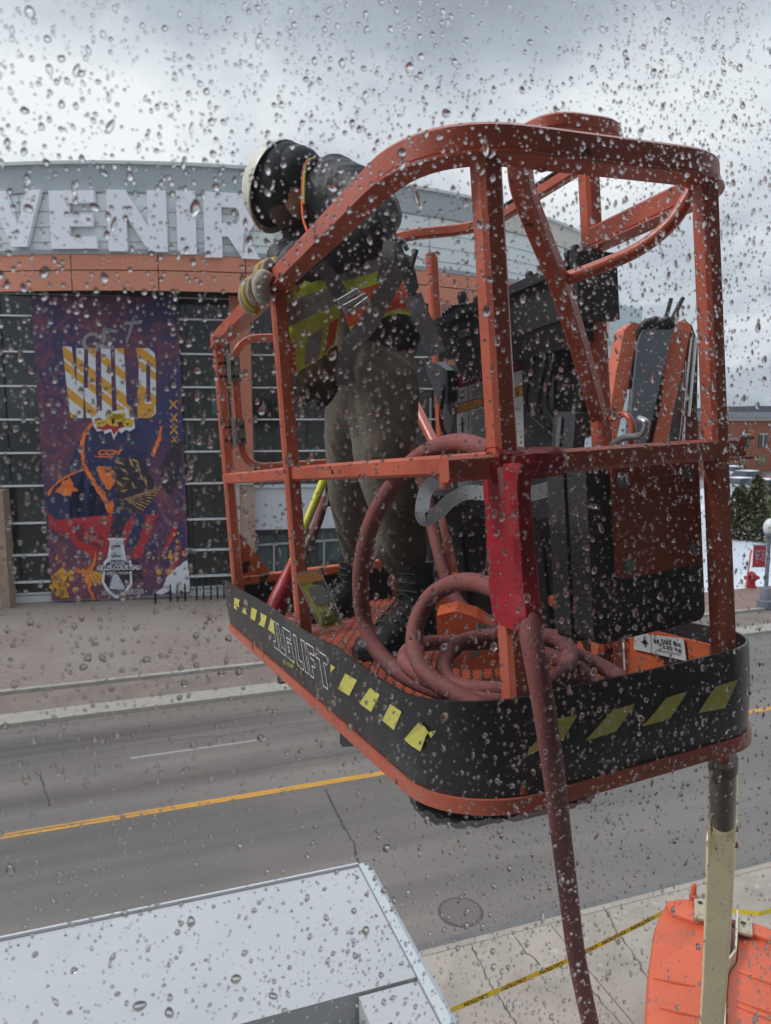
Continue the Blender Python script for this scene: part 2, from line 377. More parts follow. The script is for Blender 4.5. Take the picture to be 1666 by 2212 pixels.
# near sidewalk: slabs with joints, granite-like kerb along the road
mb = MB(); mb.hexa([S(-40, -.5, -.02), S(60, -.5, -.02), S(60, 9.23, -.02), S(-40, 9.23, -.02), S(-40, -.5, .12), S(60, -.5, .12), S(60, 9.23, .12), S(-40, 9.23, .12)])
tag(mesh_obj('sidewalk', mb, CONC, smooth=0), kind='structure')
mb = MB(); mb.hexa([S(-40, 9.235, -.02), S(60, 9.235, -.02), S(60, 9.36, -.02), S(-40, 9.36, -.02), S(-40, 9.235, .125), S(60, 9.235, .125), S(60, 9.35, .12), S(-40, 9.35, .12)])
tag(mesh_obj('kerb', mb, CONC, smooth=0), kind='structure')
sheet('gutter', [(-40, 9.365), (60, 9.365), (60, 9.62), (-40, 9.62)], .006, mat('wet_gutter', (.13, .122, .115), .4, var=.2, vscale=2))
for px in ([(1013, 2035), (1037, 2075), (1050, 2110), (1075, 2150), (1120, 2225)], [(1110, 2020), (1140, 2060), (1166, 2085)], [(1305, 1960), (1335, 2015), (1370, 2060), (1400, 2115)], [(1265, 2120), (1300, 2165), (1350, 2215)]):
    crack(px, .124, .008)
for a in (5.95, 8.6, 11.3, 3.3):
    mb = MB(); mb.add([S(a, 2, .124), S(a + .012, 2, .124), S(a + .012, 9.2, .124), S(a, 9.2, .124)], [(0, 1, 2, 3)]); tag(mesh_obj('slab_joint', mb, CRACK, smooth=0), kind='structure')
# far side: kerb band, verge, second kerb, paver plaza, snow
mb = MB(); mb.hexa([S(-150, 20.5, -.02), S(220, 20.5, -.02), S(220, 21.2, -.02), S(-150, 21.2, -.02), S(-150, 20.52, .11), S(220, 20.52, .11), S(220, 21.2, .13), S(-150, 21.2, .13)])
tag(mesh_obj('kerb', mb, KERB, smooth=0), kind='structure')
mb = MB(); mb.hexa([S(-150, 21.21, -.02), S(220, 21.21, -.02), S(220, 22.8, -.02), S(-150, 22.8, -.02), S(-150, 21.21, .09), S(220, 21.21, .09), S(220, 22.8, .10), S(-150, 22.8, .10)])
tag(mesh_obj('verge', mb, BROWN, smooth=0), kind='structure')
mb = MB(); mb.hexa([S(-150, 22.81, -.02), S(220, 22.81, -.02), S(220, 22.98, -.02), S(-150, 22.98, -.02), S(-150, 22.82, .20), S(220, 22.82, .20), S(220, 22.98, .21), S(-150, 22.98, .21)])
tag(mesh_obj('kerb', mb, mat('pale_kerb', (.31, .29, .265), .7, var=.3, vscale=3), smooth=0), kind='structure')
mb = MB(); mb.hexa([S(-150, 22.99, -.02), S(20, 22.99, -.02), S(20, 42, -.02), S(-150, 42, -.02), S(-150, 22.99, .18), S(20, 22.99, .18), S(20, 42, .18), S(-150, 42, .18)])
tag(mesh_obj('plaza', mb, PAVER, smooth=0), kind='structure')
mb = MB(); mb.hexa([S(20.01, 22.99, -.02), S(220, 22.99, -.02), S(220, 26, -.02), S(20.01, 26, -.02), S(20.01, 22.99, .17), S(220, 22.99, .17), S(220, 26, .17), S(20.01, 26, .17)])
tag(mesh_obj('footpath', mb, mat('red_brown_paving', (.24, .155, .125), .8, var=.2, vscale=2), smooth=0), kind='structure')
# snow bank
mb = MB(); na, nb = 70, 26
for i in range(na + 1):
    for j in range(nb + 1):
        a = 14 + (120 - 14) * (i / na) ** 1.6; b = 26.02 + (62 - 26) * (j / nb) ** 1.3
        if a < 20: b = max(b, 33 + .5 * j)
        z = .02 + .32 * min(1, (j / 3)) + .35 * noise.noise(Vector((a * .25, b * .25, 0))) * min(1, j / 4)
        mb.v.append(S(a, b, z + .12))
for i in range(na):
    for j in range(nb):
        q = i * (nb + 1) + j; mb.f.append([q, q + nb + 1, q + nb + 2, q + 1]); mb.mi.append(0)
tag(mesh_obj('snow', mb, SNOW, smooth=180), kind='structure')

# ------------------------------------------------------------------ arena across the road
GA, GB = G(30, 1303, .18), G(535, 1283, .18)
FD = (GB - GA).normalized(); FN = Vector((FD.y, -FD.x, 0)); FN = FN if FN.y < 0 else -FN
def FW(s, h, o=0.0): return GA + FD * s + FN * o + Vector((0, 0, h))
def fpx(px, py, o=0.0):
    p = hit(px, py, GA + FN * o, FN) - GA; return (p.dot(FD), p.z)
def FPX(px, py, o=0.0): return hit(px, py, GA + FN * o, FN)
arena = thing('arena', 'big arena with curved white upper storey, orange cladding band and dark glass front', 'arena', FW(5, 0))
GLASS = mat('dark_glass', (0.018, 0.024, 0.026), .08, spec=.6, var=.5, vscale=.35)
FINM = mat('white_fin', (.62, .64, .65), .4)
CLAD = mat('orange_cladding', (0.60, 0.235, 0.145), .5, var=.05, vscale=.3)
WHITEP = mat('white_panel', (.70, .755, .75), .5, var=.03, vscale=.4)
LGREY = mat('grey_panel', (.36, .405, .42), .5, var=.04)
BRICKT = mat('tan_brick', (.33, .235, .175), .85, var=.2, vscale=4, bump=.3)
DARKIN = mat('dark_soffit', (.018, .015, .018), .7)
s0 = fpx(15, 1290)[0]; sC0, sC1 = fpx(505, 1000)[0], fpx(548, 1000)[0]; sE = fpx(1120, 1000)[0]
HTOP = fpx(460, 600)[1] + 1.5
HT2 = fpx(900, 662)[1]
mb = MB(FW); mb.box(-60, sC1, 0, HTOP, -.3, 0); mb.box(sC1, sE, 0, HT2, -.3, 0); mb.xf = lambda s, h, o: FW(s, h, o); mesh_obj('glass_front', mb, GLASS, arena, smooth=0)
mb = MB(FW); mb.box(-60, sC1, -.2, HTOP, -4, -.31); mb.box(sC1, sE, -.2, HT2 - .05, -4, -.32); mesh_obj('inner_wall', mb, mat('dark_brown_wall', (.07, .045, .038), .8), arena, smooth=0)
# interior hints: pale floor slabs and posts behind the glass are read as paler panes
for (a, b, h0, h1) in [(-3.5, .3, .3, 2.2), (5.3, 7.1, 3.9, 5.4), (6.2, 7.6, 6.1, 7.6), (9.3, 10.2, 5.8, 7.6), (-1.2, -.2, 4.6, 6.8), (9.2, 11.5, 1.0, 2.6), (5.6, 7.4, .4, 1.5), (10.6, 12.4, 3.2, 5.6), (12.9, 15.2, 1.4, 4.1), (8.4, 9.1, 7.9, 9.4), (-2.9, -1.6, 8.1, 9.6)]:
    mb = MB(FW); mb.box(a, b, h0, h1, .001, .004); mesh_obj('pane', mb, mat('greenish_pane', (.05, .085, .085), .1, var=.3, vscale=1.5), arena, smooth=0)
for yy in (645, 692, 766, 837, 906, 975, 1043, 1120, 1186, 1242):
    h = fpx(460, yy)[1]
    if yy > 1000: h = fpx(460, yy)[1]
    f = MB(FW); f.box(-60, sC0 - .02, h - .035, h + .035, .0, .22); mesh_obj('fin', f, FINM, arena, smooth=0)
    if 692 < yy < 1043: f = MB(FW); f.box(sC1 + .02, sE, h - .03, h + .03, .0, .22); mesh_obj('fin', f, FINM, arena, smooth=0)
for s in list(np.arange(-8.5, sC0, 1.45)) + list(np.arange(sC1 + .9, sE, 1.45)):
    f = MB(FW); f.box(s - .025, s + .025, 0, HTOP if s < sC1 else HT2, .005, .07); mesh_obj('mullion', f, mat('black_mullion', (.01, .01, .012), .4), arena, smooth=0)
f = MB(FW); f.box(s0 + .3, sC0 - .1, .02, .32, 0, .1); f.box(s0 + .3, sC0 - .1, .36, .44, 0, .14); mesh_obj('sill', f, mat('grey_white_sill', (.5, .51, .52), .5), arena, smooth=0)
# piers
hb = fpx(520, 1040)[1]
f = MB(FW); f.box(sC0, sC1, hb, HTOP, 0, .9); mesh_obj('orange_pier', f, mat('pier_cladding', (.42, .15, .085), .5, var=.05), arena, smooth=0)
f = MB(FW); f.box(sC0 + .25, sC1, 0, hb - .05, 0, .9); mesh_obj('brick_pier', f, BRICKT, arena, smooth=0)
f = MB(FW); f.box(sC0 + .02, sC0 + .24, 0, hb + .1, 0, .95); f.box(sC0 + .02, sC1, hb - .05, hb + .02, .0, 1.0); mesh_obj('pier_trim', f, mat('pale_trim', (.4, .39, .37), .6), arena, smooth=0)
sP = fpx(20, 1040)[0]
f = MB(FW); f.box(sP - 2.2, sP, 0, fpx(10, 1055)[1], 0, .9); mesh_obj('brick_pier', f, BRICKT, arena, smooth=0)
# pier further right behind the console
f = MB(FW); a = fpx(940, 900)[0]; f.box(a, a + 1.2, 0, HT2, 0, .7); mesh_obj('orange_pier', f, mat('brown_pier', (.26, .13, .09), .6), arena, smooth=0)
# shop sign band, doors
q0, q1 = fpx(549, 1145, .3), fpx(960, 1045, .3)
f = MB(FW); f.box(q0[0], q1[0], q0[1], fpx(549, 1055, .3)[1], .0, .3); f.box(q0[0], q1[0], fpx(549, 1055, .3)[1] + .02, fpx(549, 1048, .3)[1], .0, .4)
sign = mesh_obj('shop_sign', f, mat('pale_sign_board', (.50, .54, .58), .5, var=.03), smooth=0)
tag(sign, 'white shop sign board over the arena doors with blue and red lettering', 'sign')
_b = [FPX(x, y, .31) for x, y in ((790, 1072), (906, 1066), (906, 1049), (790, 1054))]
mb = MB(); add_text(mb, 'BOUTIQUE', quadmap(_b), .01); mesh_obj('lettering', mb, mat('navy_ink', (.03, .05, .12), .6), sign, smooth=0)
for off, o, m_, nm in ((.06, .32, 'navy_ink2', (.04, .07, .25)), (.028, .33, 'white_ink', (.7, .7, .72)), (.0, .34, 'red_ink', (.55, .03, .05))):
    _b = [FPX(x, y, o) for x, y in ((855, 1104), (912, 1101), (912, 1072), (855, 1076))]
    mb = MB(); add_text(mb, 'OAT', quadmap(_b), off); mesh_obj('lettering', mb, mat(m_, nm, .6), sign, smooth=0)
_b = [FPX(x, y, .31) for x, y in ((860, 1122), (890, 1120), (890, 1108), (860, 1110))]
mb = MB(); add_text(mb, 'TOR', quadmap(_b), .01); mesh_obj('lettering', mb, MATS['navy_ink'], sign, smooth=0)
def fbar(x0, y0, x1, y1, t=.09, o=.1):
    f = MB(); a, b = Vector(FPX(x0, y0, o)), Vector(FPX(x1, y1, o)); f.rtube([a, b], t, t, up=FN); mesh_obj('door_frame', f, mat('grey_aluminium', (.36, .38, .38), .4, metal=.3), arena, smooth=0)
for L_ in ((550, 1178, 760, 1165), (592, 1176, 592, 1290), (652, 1172, 652, 1290), (655, 1170, 750, 1165), (550, 1262, 745, 1248), (700, 1170, 700, 1280), (930, 860, 930, 1040), (545, 1280, 760, 1268), (550, 1238, 590, 1236)): fbar(*L_)
# soffit and orange band on the big drum
DC = Vector((-11.2, 30.0 + 26.6, 0)); DR = 26.6
def CYL(th, h, o=0.0):      # th: angle from -Y around the drum
    return DC + Vector((math.sin(th), -math.cos(th), 0)) * (DR + o) + Vector((0, 0, h))
def cylpx(px, py, o=0.0):
    r = wray(px, py); a = r.x ** 2 + r.y ** 2; oc = CAM - DC; b = 2 * (r.x * oc.x + r.y * oc.y); c = oc.x ** 2 + oc.y ** 2 - (DR + o) ** 2
    t = (-b - math.sqrt(max(0, b * b - 4 * a * c))) / (2 * a); p = CAM + r * t
    return math.atan2(p.x - DC.x, -(p.y - DC.y)), p.z
TOPZ = cylpx(300, 350)[1]; GZ = cylpx(300, 416)[1]; WZ = cylpx(300, 541)[1]; SZ = cylpx(300, 551)[1]; OZ = cylpx(300, 629)[1]
def drum(name, z0, z1, o, m_, t0=-80, t1=100, n=90, thick=.25):
    mb = MB(); sec = [CYL(0, 0)]
    for i in range(n + 1):
        th = R(t0 + (t1 - t0) * i / n)
        mb.v += [CYL(th, z0, o), CYL(th, z1, o), CYL(th, z1, o - thick), CYL(th, z0, o - thick)]
    for i in range(n):
        for k in range(4): q = i * 4; mb.f.append([q + k, q + (k + 1) % 4, q + 4 + (k + 1) % 4, q + 4 + k]); mb.mi.append(0)
    return mesh_obj(name, mb, m_, arena, smooth=30)
thB = cylpx(1030, 480)[0]
drum('upper_wall', WZ, GZ, 0, WHITEP)
drum('roof_band', GZ, TOPZ - .12, .06, LGREY, t1=math.degrees(thB))
drum('roof_band', GZ, TOPZ - .12, .06, mat('beige_panel', (.58, .56, .50), .5), t0=math.degrees(thB), t1=100, n=60)
drum('roof_edge', TOPZ - .12, TOPZ, .16, mat('pale_roof_edge', (.6, .64, .64), .5))
drum('ledge', SZ, WZ, .18, mat('grey_ledge', (.30, .33, .35), .5))
drum('band_backing', OZ, SZ, .0, mat('dark_joint', (.09, .045, .035), .8))
mb = MB()
thL, thR = R(-60), R(85); dth = 3.35 / DR; zm = SZ + (OZ - SZ) * .44
i = 0; th = thL
while th < thR:
    for (za, zb) in ((OZ, zm - .02), (zm + .02, SZ)):
        g = .02 / DR; a, b = th + g, th + dth - g; m_ = (a + b) / 2; vs = []
        for o in (.1, .16):
            vs += [CYL(a, za, o), CYL(m_, za, o), CYL(b, za, o), CYL(b, zb, o), CYL(m_, zb, o), CYL(a, zb, o)]
        mb.add(vs, [(0, 1, 4, 5), (1, 2, 3, 4), (6, 7, 10, 11), (7, 8, 9, 10), (0, 1, 7, 6), (1, 2, 8, 7), (3, 4, 10, 9), (4, 5, 11, 10), (2, 3, 9, 8), (5, 0, 6, 11)])
    th += dth
mesh_obj('cladding_band', mb, CLAD, arena, smooth=0)
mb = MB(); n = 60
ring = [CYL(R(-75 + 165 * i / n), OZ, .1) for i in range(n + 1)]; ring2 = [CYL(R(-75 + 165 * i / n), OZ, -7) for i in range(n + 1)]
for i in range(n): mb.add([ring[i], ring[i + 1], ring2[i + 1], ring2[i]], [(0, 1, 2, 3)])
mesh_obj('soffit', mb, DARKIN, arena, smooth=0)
mb = MB()
ring = [CYL(R(-80 + 180 * i / n), TOPZ - .02, .0) for i in range(n + 1)]
mb.add(ring + [DC + Vector((0, 0, TOPZ + .8))], [(i, i + 1, n + 1) for i in range(n)]); mesh_obj('roof', mb, WHITEP, arena, smooth=30)
# thin panel joints on the white wall
mb = MB()
for z in [GZ - .05, GZ + (WZ - GZ) * .33, GZ + (WZ - GZ) * .6, GZ + (WZ - GZ) * .86]:
    for i in range(120):
        a, b = R(-80 + 170 * i / 120), R(-80 + 170 * (i + 1) / 120); mb.add([CYL(a, z, .012), CYL(b, z, .012), CYL(b, z + .03, .012), CYL(a, z + .03, .012)], [(0, 1, 2, 3)])
th = R(-70)
while th < R(80):
    mb.add([CYL(th, WZ, .012), CYL(th + .001, WZ, .012), CYL(th + .001, GZ, .012), CYL(th, GZ, .012)], [(0, 1, 2, 3)]); th += 4.2 / DR
mesh_obj('panel_joint', mb, mat('joint_grey', (.33, .36, .36), .7), arena, smooth=0)
# big letters, each bolted to the curve: column-wise block shapes in a 0..1 box
LET = {
 'A': [[(0, 0), (.28, 0), (.62, 1), (.38, 1)], [(.72, 0), (1, 0), (.62, 1), (.5, .62)], [(.27, .2), (.72, .2), (.66, .38), (.33, .38)]],
 'V': [[(0, 1), (.36, 0), (.5, 0), (.5, .36), (.30, 1)], [(.5, 0), (.66, 0), (1, 1), (.72, 1), (.5, .36)]],
 'E': [[(0, 0), (.42, 0), (.42, 1), (0, 1)], [(.42, 0), (1, 0), (1, .21), (.42, .21)], [(.42, .39), (.93, .39), (.93, .60), (.42, .60)], [(.42, .79), (.98, .79), (.98, 1), (.42, 1)]],
 'N': [[(0, 0), (.32, 0), (.32, 1), (0, 1)], [(.32, .58), (.68, 0), (.68, .42), (.32, 1)], [(.68, 0), (1, 0), (1, 1), (.68, 1)]],
 'I': [[(0, 0), (1, 0), (1, 1), (0, 1)]],
 'R': [[(0, 0), (.33, 0), (.33, 1), (0, 1)], [(.33, .78), (.60, .78), (.64, 1), (.33, 1)], [(.64, 1), (.60, .78), (.66, .72), (.86, .93)], [(.86, .93), (.66, .72), (.66, .60), (.95, .78), (.94, .86)], [(.66, .60), (.60, .53), (.84, .42), (.95, .55), (.95, .78)],
       [(.33, .33), (.44, .33), (.84, .42), (.60, .53), (.33, .53)], [(.44, .33), (.70, 0), (1.05, 0), (.74, .40), (.84, .42)]]}
LETM = mat('white_letter', (.86, .87, .94), .5)
def big_letter(ch, x0, x1, yb, yt, o=.28):
    t0, _ = cylpx(x0, (yb + yt) / 2, o); t1, _ = cylpx(x1, (yb + yt) / 2, o); xm = (x0 + x1) / 2
    z0, z1 = cylpx(xm, yb, o)[1], cylpx(xm, yt, o)[1]; A, Bq = CYL(t0, 0, o), CYL(t1, 0, o); d = (Bq - A); nrm = Vector((d.y, -d.x, 0)).normalized()
    mb = MB()
    for poly in LET[ch]: mb.prism([A + d * x + Vector((0, 0, z0 + (z1 - z0) * y)) for x, y in poly], nrm * -.2)
    mesh_obj('letter', mb, LETM, arena, smooth=0)
big_letter('A', -140, -28, 528, 412); big_letter('V', -18, 91, 533, 411)
big_letter('E', 108, 207, 537, 411); big_letter('N', 232, 360, 543, 410)
big_letter('I', 382, 423, 549, 412); big_letter('R', 441, 556, 557, 416)
def drum_text(s_, x0, x1, yb, yt, m_, off=.03, o=.1, th=.1):
    t0, _ = cylpx(x0, (yb + yt) / 2, o); t1, _ = cylpx(x1, (yb + yt) / 2, o); z0, z1 = cylpx((x0 + x1) / 2, yb, o)[1], cylpx((x0 + x1) / 2, yt, o)[1]
    A, Bq = CYL(t0, z0, o), CYL(t1, z0, o); up = Vector((0, 0, z1 - z0)); mb = MB(); add_text(mb, s_, quadmap([A, Bq, Bq + up, A + up]), off)
    mesh_obj('lettering', mb, m_, arena, smooth=0)
drum_text('CENTRE', 594, 775, 534, 494, mat('grey_letter', (.52, .56, .58), .5), .04)

# ------------------------------------------------------------------ banner on the arena
BOF = .30
_bq = [FPX(112, 1298, BOF), FPX(410, 1281, BOF), FPX(385, 640, BOF), FPX(66, 640, BOF)]
def bpoly(mb, pts, o=0.0): mb.add([FPX(x, y, BOF + o) for x, y in pts], [tuple(range(len(pts)))])
PURP = bpy.data.materials.new('banner_print'); PURP.use_nodes = True
def _purp():
    T = PURP.node_tree; bs = T.nodes['Principled BSDF']; bs.inputs['Roughness'].default_value = .55
    tc = nd(T, 'ShaderNodeTexCoord')
    def noi(sc, off, d=5, dist=0):
        mp = nd(T, 'ShaderNodeMapping'); mp.inputs['Location'].default_value = (off, off, off); T.links.new(tc.outputs['Object'], mp.inputs[0])
        n = nd(T, 'ShaderNodeTexNoise'); n.inputs['Scale'].default_value = sc; n.inputs['Detail'].default_value = d; n.inputs['Distortion'].default_value = dist; T.links.new(mp.outputs[0], n.inputs['Vector']); return n.outputs[0]
    def ramp(v, st):
        r = nd(T, 'ShaderNodeValToRGB'); T.links.new(v, r.inputs[0]); e = r.color_ramp.elements
        e[0].position, e[0].color = st[0][0], (*st[0][1], 1); e[1].position, e[1].color = st[-1][0], (*st[-1][1], 1)
        for p, c in st[1:-1]: q = e.new(p); q.color = (*c, 1)
        return r.outputs[0]
    base = ramp(noi(.3, 2), [(.35, (.030, .028, .105)), (.5, (.085, .036, .085)), (.68, (.14, .045, .085))])
    vein = ramp(noi(.55, 9, 9, 1.2), [(.455, (0, 0, 0)), (.50, (1, 1, 1)), (.545, (0, 0, 0))])
    mx = nd(T, 'ShaderNodeMix', data_type='RGBA'); mu = nd(T, 'ShaderNodeMath', operation='MULTIPLY'); T.links.new(vein, mu.inputs[0]); mu.inputs[1].default_value = .22
    T.links.new(mu.outputs[0], mx.inputs[0]); T.links.new(base, mx.inputs[6]); mx.inputs[7].default_value = (.5, .10, .04, 1)
    T.links.new(mx.outputs[2], bs.inputs['Base Color'])
_purp()
mb = MB(); mb.prism(_bq, FN * -.03)
banner = tag(mesh_obj('banner', mb, PURP, smooth=0), 'tall purple and orange hockey banner reading GET WILD hung on the arena glass', 'banner')
BN = mat('banner_navy', (.018, .026, .085), .55, var=.25, vscale=1.2, wear=((.09, .03, .07), 1.3, .56, .1))
BO_ = mat('banner_flame', (.72, .16, .025), .55, var=.3, vscale=1.5, wear=((.75, .34, .04), 2.2, .58, .06))
BR_ = mat('banner_red', (.38, .022, .03), .55, var=.3, vscale=1.2, wear=((.15, .02, .05), 1.6, .56, .08))
BG_ = mat('banner_gold', (.60, .30, .03), .55, var=.1)
BW_ = mat('banner_white', (.62, .64, .68), .55)
BGREY = mat('banner_grey', (.26, .25, .28), .55)
BDK = mat('banner_dark', (.022, .014, .03), .55, wear=((.07, .035, .03), 1.5, .55, .06))
def art(name, polys, m_, o, jag=0.0):
    mb = MB()
    for pl in polys:
        pts = pl
        if jag:
            out = []
            for a, b in zip(pl, pl[1:] + pl[:1]):
                L_ = math.hypot(b[0] - a[0], b[1] - a[1]); k = max(1, int(L_ / 5))
                for i in range(k): t = i / k; out.append((a[0] + (b[0] - a[0]) * t + rng.normal() * jag, a[1] + (b[1] - a[1]) * t + rng.normal() * jag))
            pts = out
        bpoly(mb, pts, o)
    return mesh_obj(name, mb, m_, banner, smooth=0)
art('player_print', [[(148, 1010), (172, 945), (205, 918), (255, 905), (300, 925), (318, 960), (322, 1010), (330, 1060), (345, 1120), (300, 1180), (180, 1190), (150, 1120)], [(100, 1075), (118, 1045), (150, 1025), (188, 1020), (222, 1070), (240, 1105), (210, 1115), (115, 1120), (103, 1098)]], BN, .006, 1.2)
art('flame_print', [[(208, 1010), (240, 1006), (249, 1022), (246, 1046), (234, 1060), (222, 1040)], [(236, 1090), (240, 1120), (248, 1100), (242, 1080)]] if 1 else [[(188, 925), (178, 950), (175, 985), (183, 1018), (196, 1035), (212, 1060), (228, 1092), (235, 1120), (240, 1090), (222, 1052), (238, 1046), (246, 1030), (228, 1004), (236, 992), (232, 1010), (250, 1012), (243, 985), (225, 986), (200, 985), (188, 960), (194, 930), (206, 912)], [(100, 1062), (112, 1042), (135, 1024), (165, 1012), (180, 1012), (150, 1028), (125, 1046), (108, 1076)], [(322, 995), (327, 975), (336, 962), (345, 930), (349, 936), (340, 990), (330, 1004)]], BO_, .010, 2.0)
def stroke(pts, w0, w1):
    out, back = [], []; m = len(pts)
    for i, (x, y) in enumerate(pts):
        p, q = pts[max(0, i - 1)], pts[min(m - 1, i + 1)]; dx, dy = q[0] - p[0], q[1] - p[1]; L_ = math.hypot(dx, dy) or 1; w_ = (w0 + (w1 - w0) * i / (m - 1)) * (.7 + .6 * rng.random()) / 2
        out.append((x - dy / L_ * w_, y + dx / L_ * w_)); back.append((x + dy / L_ * w_, y - dx / L_ * w_))
    return out + back[::-1]
art('flame_print', [stroke([(212, 908), (196, 918), (184, 935), (178, 955), (177, 975), (181, 1000), (186, 1018), (198, 1032), (208, 1050), (220, 1066), (230, 1084), (238, 1104)], 5, 12), stroke([(103, 1070), (114, 1052), (130, 1038), (150, 1026), (170, 1018), (184, 1014)], 4, 5), stroke([(196, 1020), (206, 1042), (216, 1056), (226, 1070)], 3, 3), stroke([(205, 985), (230, 988), (246, 986)], 2, 2), stroke([(348, 922), (344, 950), (336, 966), (330, 985)], 5, 8)], BO_, .012, .9)
art('jersey_print', [[(103, 1100), (118, 1122), (190, 1118), (238, 1112), (248, 1118), (238, 1150), (230, 1200), (216, 1214), (205, 1205), (190, 1200), (150, 1165), (108, 1145)], [(286, 1110), (264, 1150), (258, 1195), (272, 1180), (290, 1125)], [(316, 1112), (343, 1110), (325, 1150), (305, 1205), (283, 1205), (300, 1165)], [(395, 1110), (372, 1140), (348, 1195), (352, 1208), (375, 1165)], [(390, 1165), (374, 1200), (362, 1240), (372, 1248), (392, 1195)]], BR_, .009, 1.2)
art('crest_print', [[(122, 1062), (136, 1040), (152, 1030), (160, 1050), (168, 1062), (158, 1062), (150, 1078), (138, 1070)]], BO_, .014, 2.0)
art('mask_print', [[(246, 1012), (262, 990), (300, 985), (322, 1010), (334, 1050), (326, 1090), (300, 1110), (262, 1104), (250, 1075)], [(240, 1130), (262, 1112), (280, 1120), (262, 1150), (258, 1200), (300, 1215), (310, 1250), (250, 1262), (232, 1225), (236, 1170)], [(345, 1010), (372, 960), (392, 950), (392, 1030), (370, 1075), (352, 1050)]], BDK, .013, 1.4)
st = []
for (x, y, an, L_, t) in [(258, 1000, 20, 26, 6), (268, 1016, 35, 24, 5), (284, 1000, 60, 26, 6), (300, 1012, 75, 30, 6), (306, 1030, 60, 26, 5), (272, 1034, 10, 20, 5), (258, 1044, 40, 26, 6), (268, 1060, -10, 18, 5), (288, 1048, 70, 20, 5), (290, 994, 20, 26, 5), (315, 1040, 80, 28, 5), (262, 1080, 30, 10, 4), (248, 1026, 80, 20, 5)]:
    a = R(an); dx, dy = math.cos(a) * L_ / 2, math.sin(a) * L_ / 2; nx, ny = -math.sin(a) * t / 2, math.cos(a) * t / 2
    st.append([(x - dx, y - dy), (x + nx, y + ny), (x + dx, y + dy), (x - nx, y - ny)])
for k in range(9): x0, y0 = 268 + k * 5, 1078 - k * 1.5; st.append([(x0, y0), (x0 + 42, y0 + 26 - k * 5), (x0 + 43, y0 + 24 - k * 5), (x0 + 1, y0 - 2)])
art('tiger_stripe_print', st, mat('banner_tan', (.42, .25, .07), .55), .018, .6)
# splatter of paint in gold near the bottom corners
sp = []
for _ in range(95):
    if rng.random() < .6: x, y = 108 + abs(rng.normal()) * 36, 1290 - abs(rng.normal()) * 42
    else: x, y = 402 - abs(rng.normal()) * 42, 1225 - rng.normal() * 32
    if not (112 < x < 402 and 1120 < y < 1288): continue
    r = .8 + abs(rng.normal()) * 2.6; sp.append([(x + px_ * r, y + py_ * r * (1 + .4 * rng.random())) for px_, py_ in ellipse(0, 0, 1, 1, 8)])
for k in range(5): x0 = 176 + k * 9; sp.append([(x0, 1232 + k), (x0 + 5, 1228 + k), (x0 + 24 + k, 1262 - k * 1.5), (x0 + 19 + k, 1268 - k * 2)])
sp.append([(116, 1240), (135, 1225), (150, 1240), (138, 1262), (150, 1290), (130, 1292), (122, 1270), (112, 1268)])
art('splatter_pattern', sp, BG_, .020)
art('branch_print', [[(160, 1225), (186, 1236), (200, 1215), (208, 1188), (206, 1218), (194, 1244), (196, 1270), (206, 1294), (200, 1296), (188, 1262), (184, 1244), (158, 1232)]], BO_, .022, 1)
art('torn_white_print', [[(330, 1283), (352, 1270), (360, 1248), (378, 1230), (392, 1218), (404, 1210), (409, 1240), (410, 1278), (398, 1282), (392, 1274), (380, 1284), (366, 1278), (352, 1284)]], BW_, .024, .8)
# GET + WILD lettering, the second one striped gold and white
for ch, q in (('G', [(256 - 1, 1155)] and [(172, 755), (212, 762), (216, 722), (180, 712)]), ('E', [(214, 751), (246, 755), (252, 712), (220, 708)]), ('T', [(266, 742), (280, 742), (304, 692), (264, 696)])):
    mb = MB(); add_text(mb, ch, quadmap([FPX(x, y, BOF + .012) for x, y in q]), .015, italic=.1); mesh_obj('lettering', mb, BGREY, banner, smooth=0)
WL = {'W': [[(152, 903), (180, 903), (184, 878), (189, 903), (213, 903), (214, 752), (192, 752), (194, 790), (187, 752), (167, 752), (166, 800), (158, 752), (136, 748)]],
      'I': [[(220, 903), (247, 903), (244, 752), (216, 752)]], 'L': [[(256, 903), (294, 903), (294, 880), (281, 868), (275, 752), (250, 752)]],
      'D1': [[(297, 903), (322, 903), (322, 868), (297, 868)], [(297, 868), (313, 868), (313, 785), (297, 785)], [(297, 785), (318, 785), (318, 752), (291, 752)], [(322, 903), (334, 893), (334, 868), (322, 868)], [(322, 868), (334, 868), (334, 785), (322, 785)], [(318, 785), (334, 785), (331, 763), (318, 752)]]}
def clip(poly, a, b, c, keep):     # keep side of a x + b y <= c
    out = []
    for p, q in zip(poly, poly[1:] + poly[:1]):
        dp, dq = a * p[0] + b * p[1] - c, a * q[0] + b * q[1] - c
        if not keep: dp, dq = -dp, -dq
        if dp <= 0: out.append(p)
        if dp * dq < 0: t = dp / (dp - dq); out.append((p[0] + (q[0] - p[0]) * t, p[1] + (q[1] - p[1]) * t))
    return out
WLC = {'W': [[(152, 903), (180, 903), (181, 838), (166, 838), (155, 749), (135, 748)], [(166, 838), (181, 838), (182, 752), (165, 752)], [(181, 838), (187, 903), (211, 903), (207, 838), (190, 838)], [(190, 838), (207, 838), (207, 752), (191, 752)]],
       'I': [[(221, 903), (243, 903), (239, 752), (218, 752)]], 'L': [[(253, 903), (286, 903), (284, 880), (274, 872), (268, 752), (248, 752)]], 'D': [[(x + 3, y) for x, y in p_] for p_ in WL['D1']]}
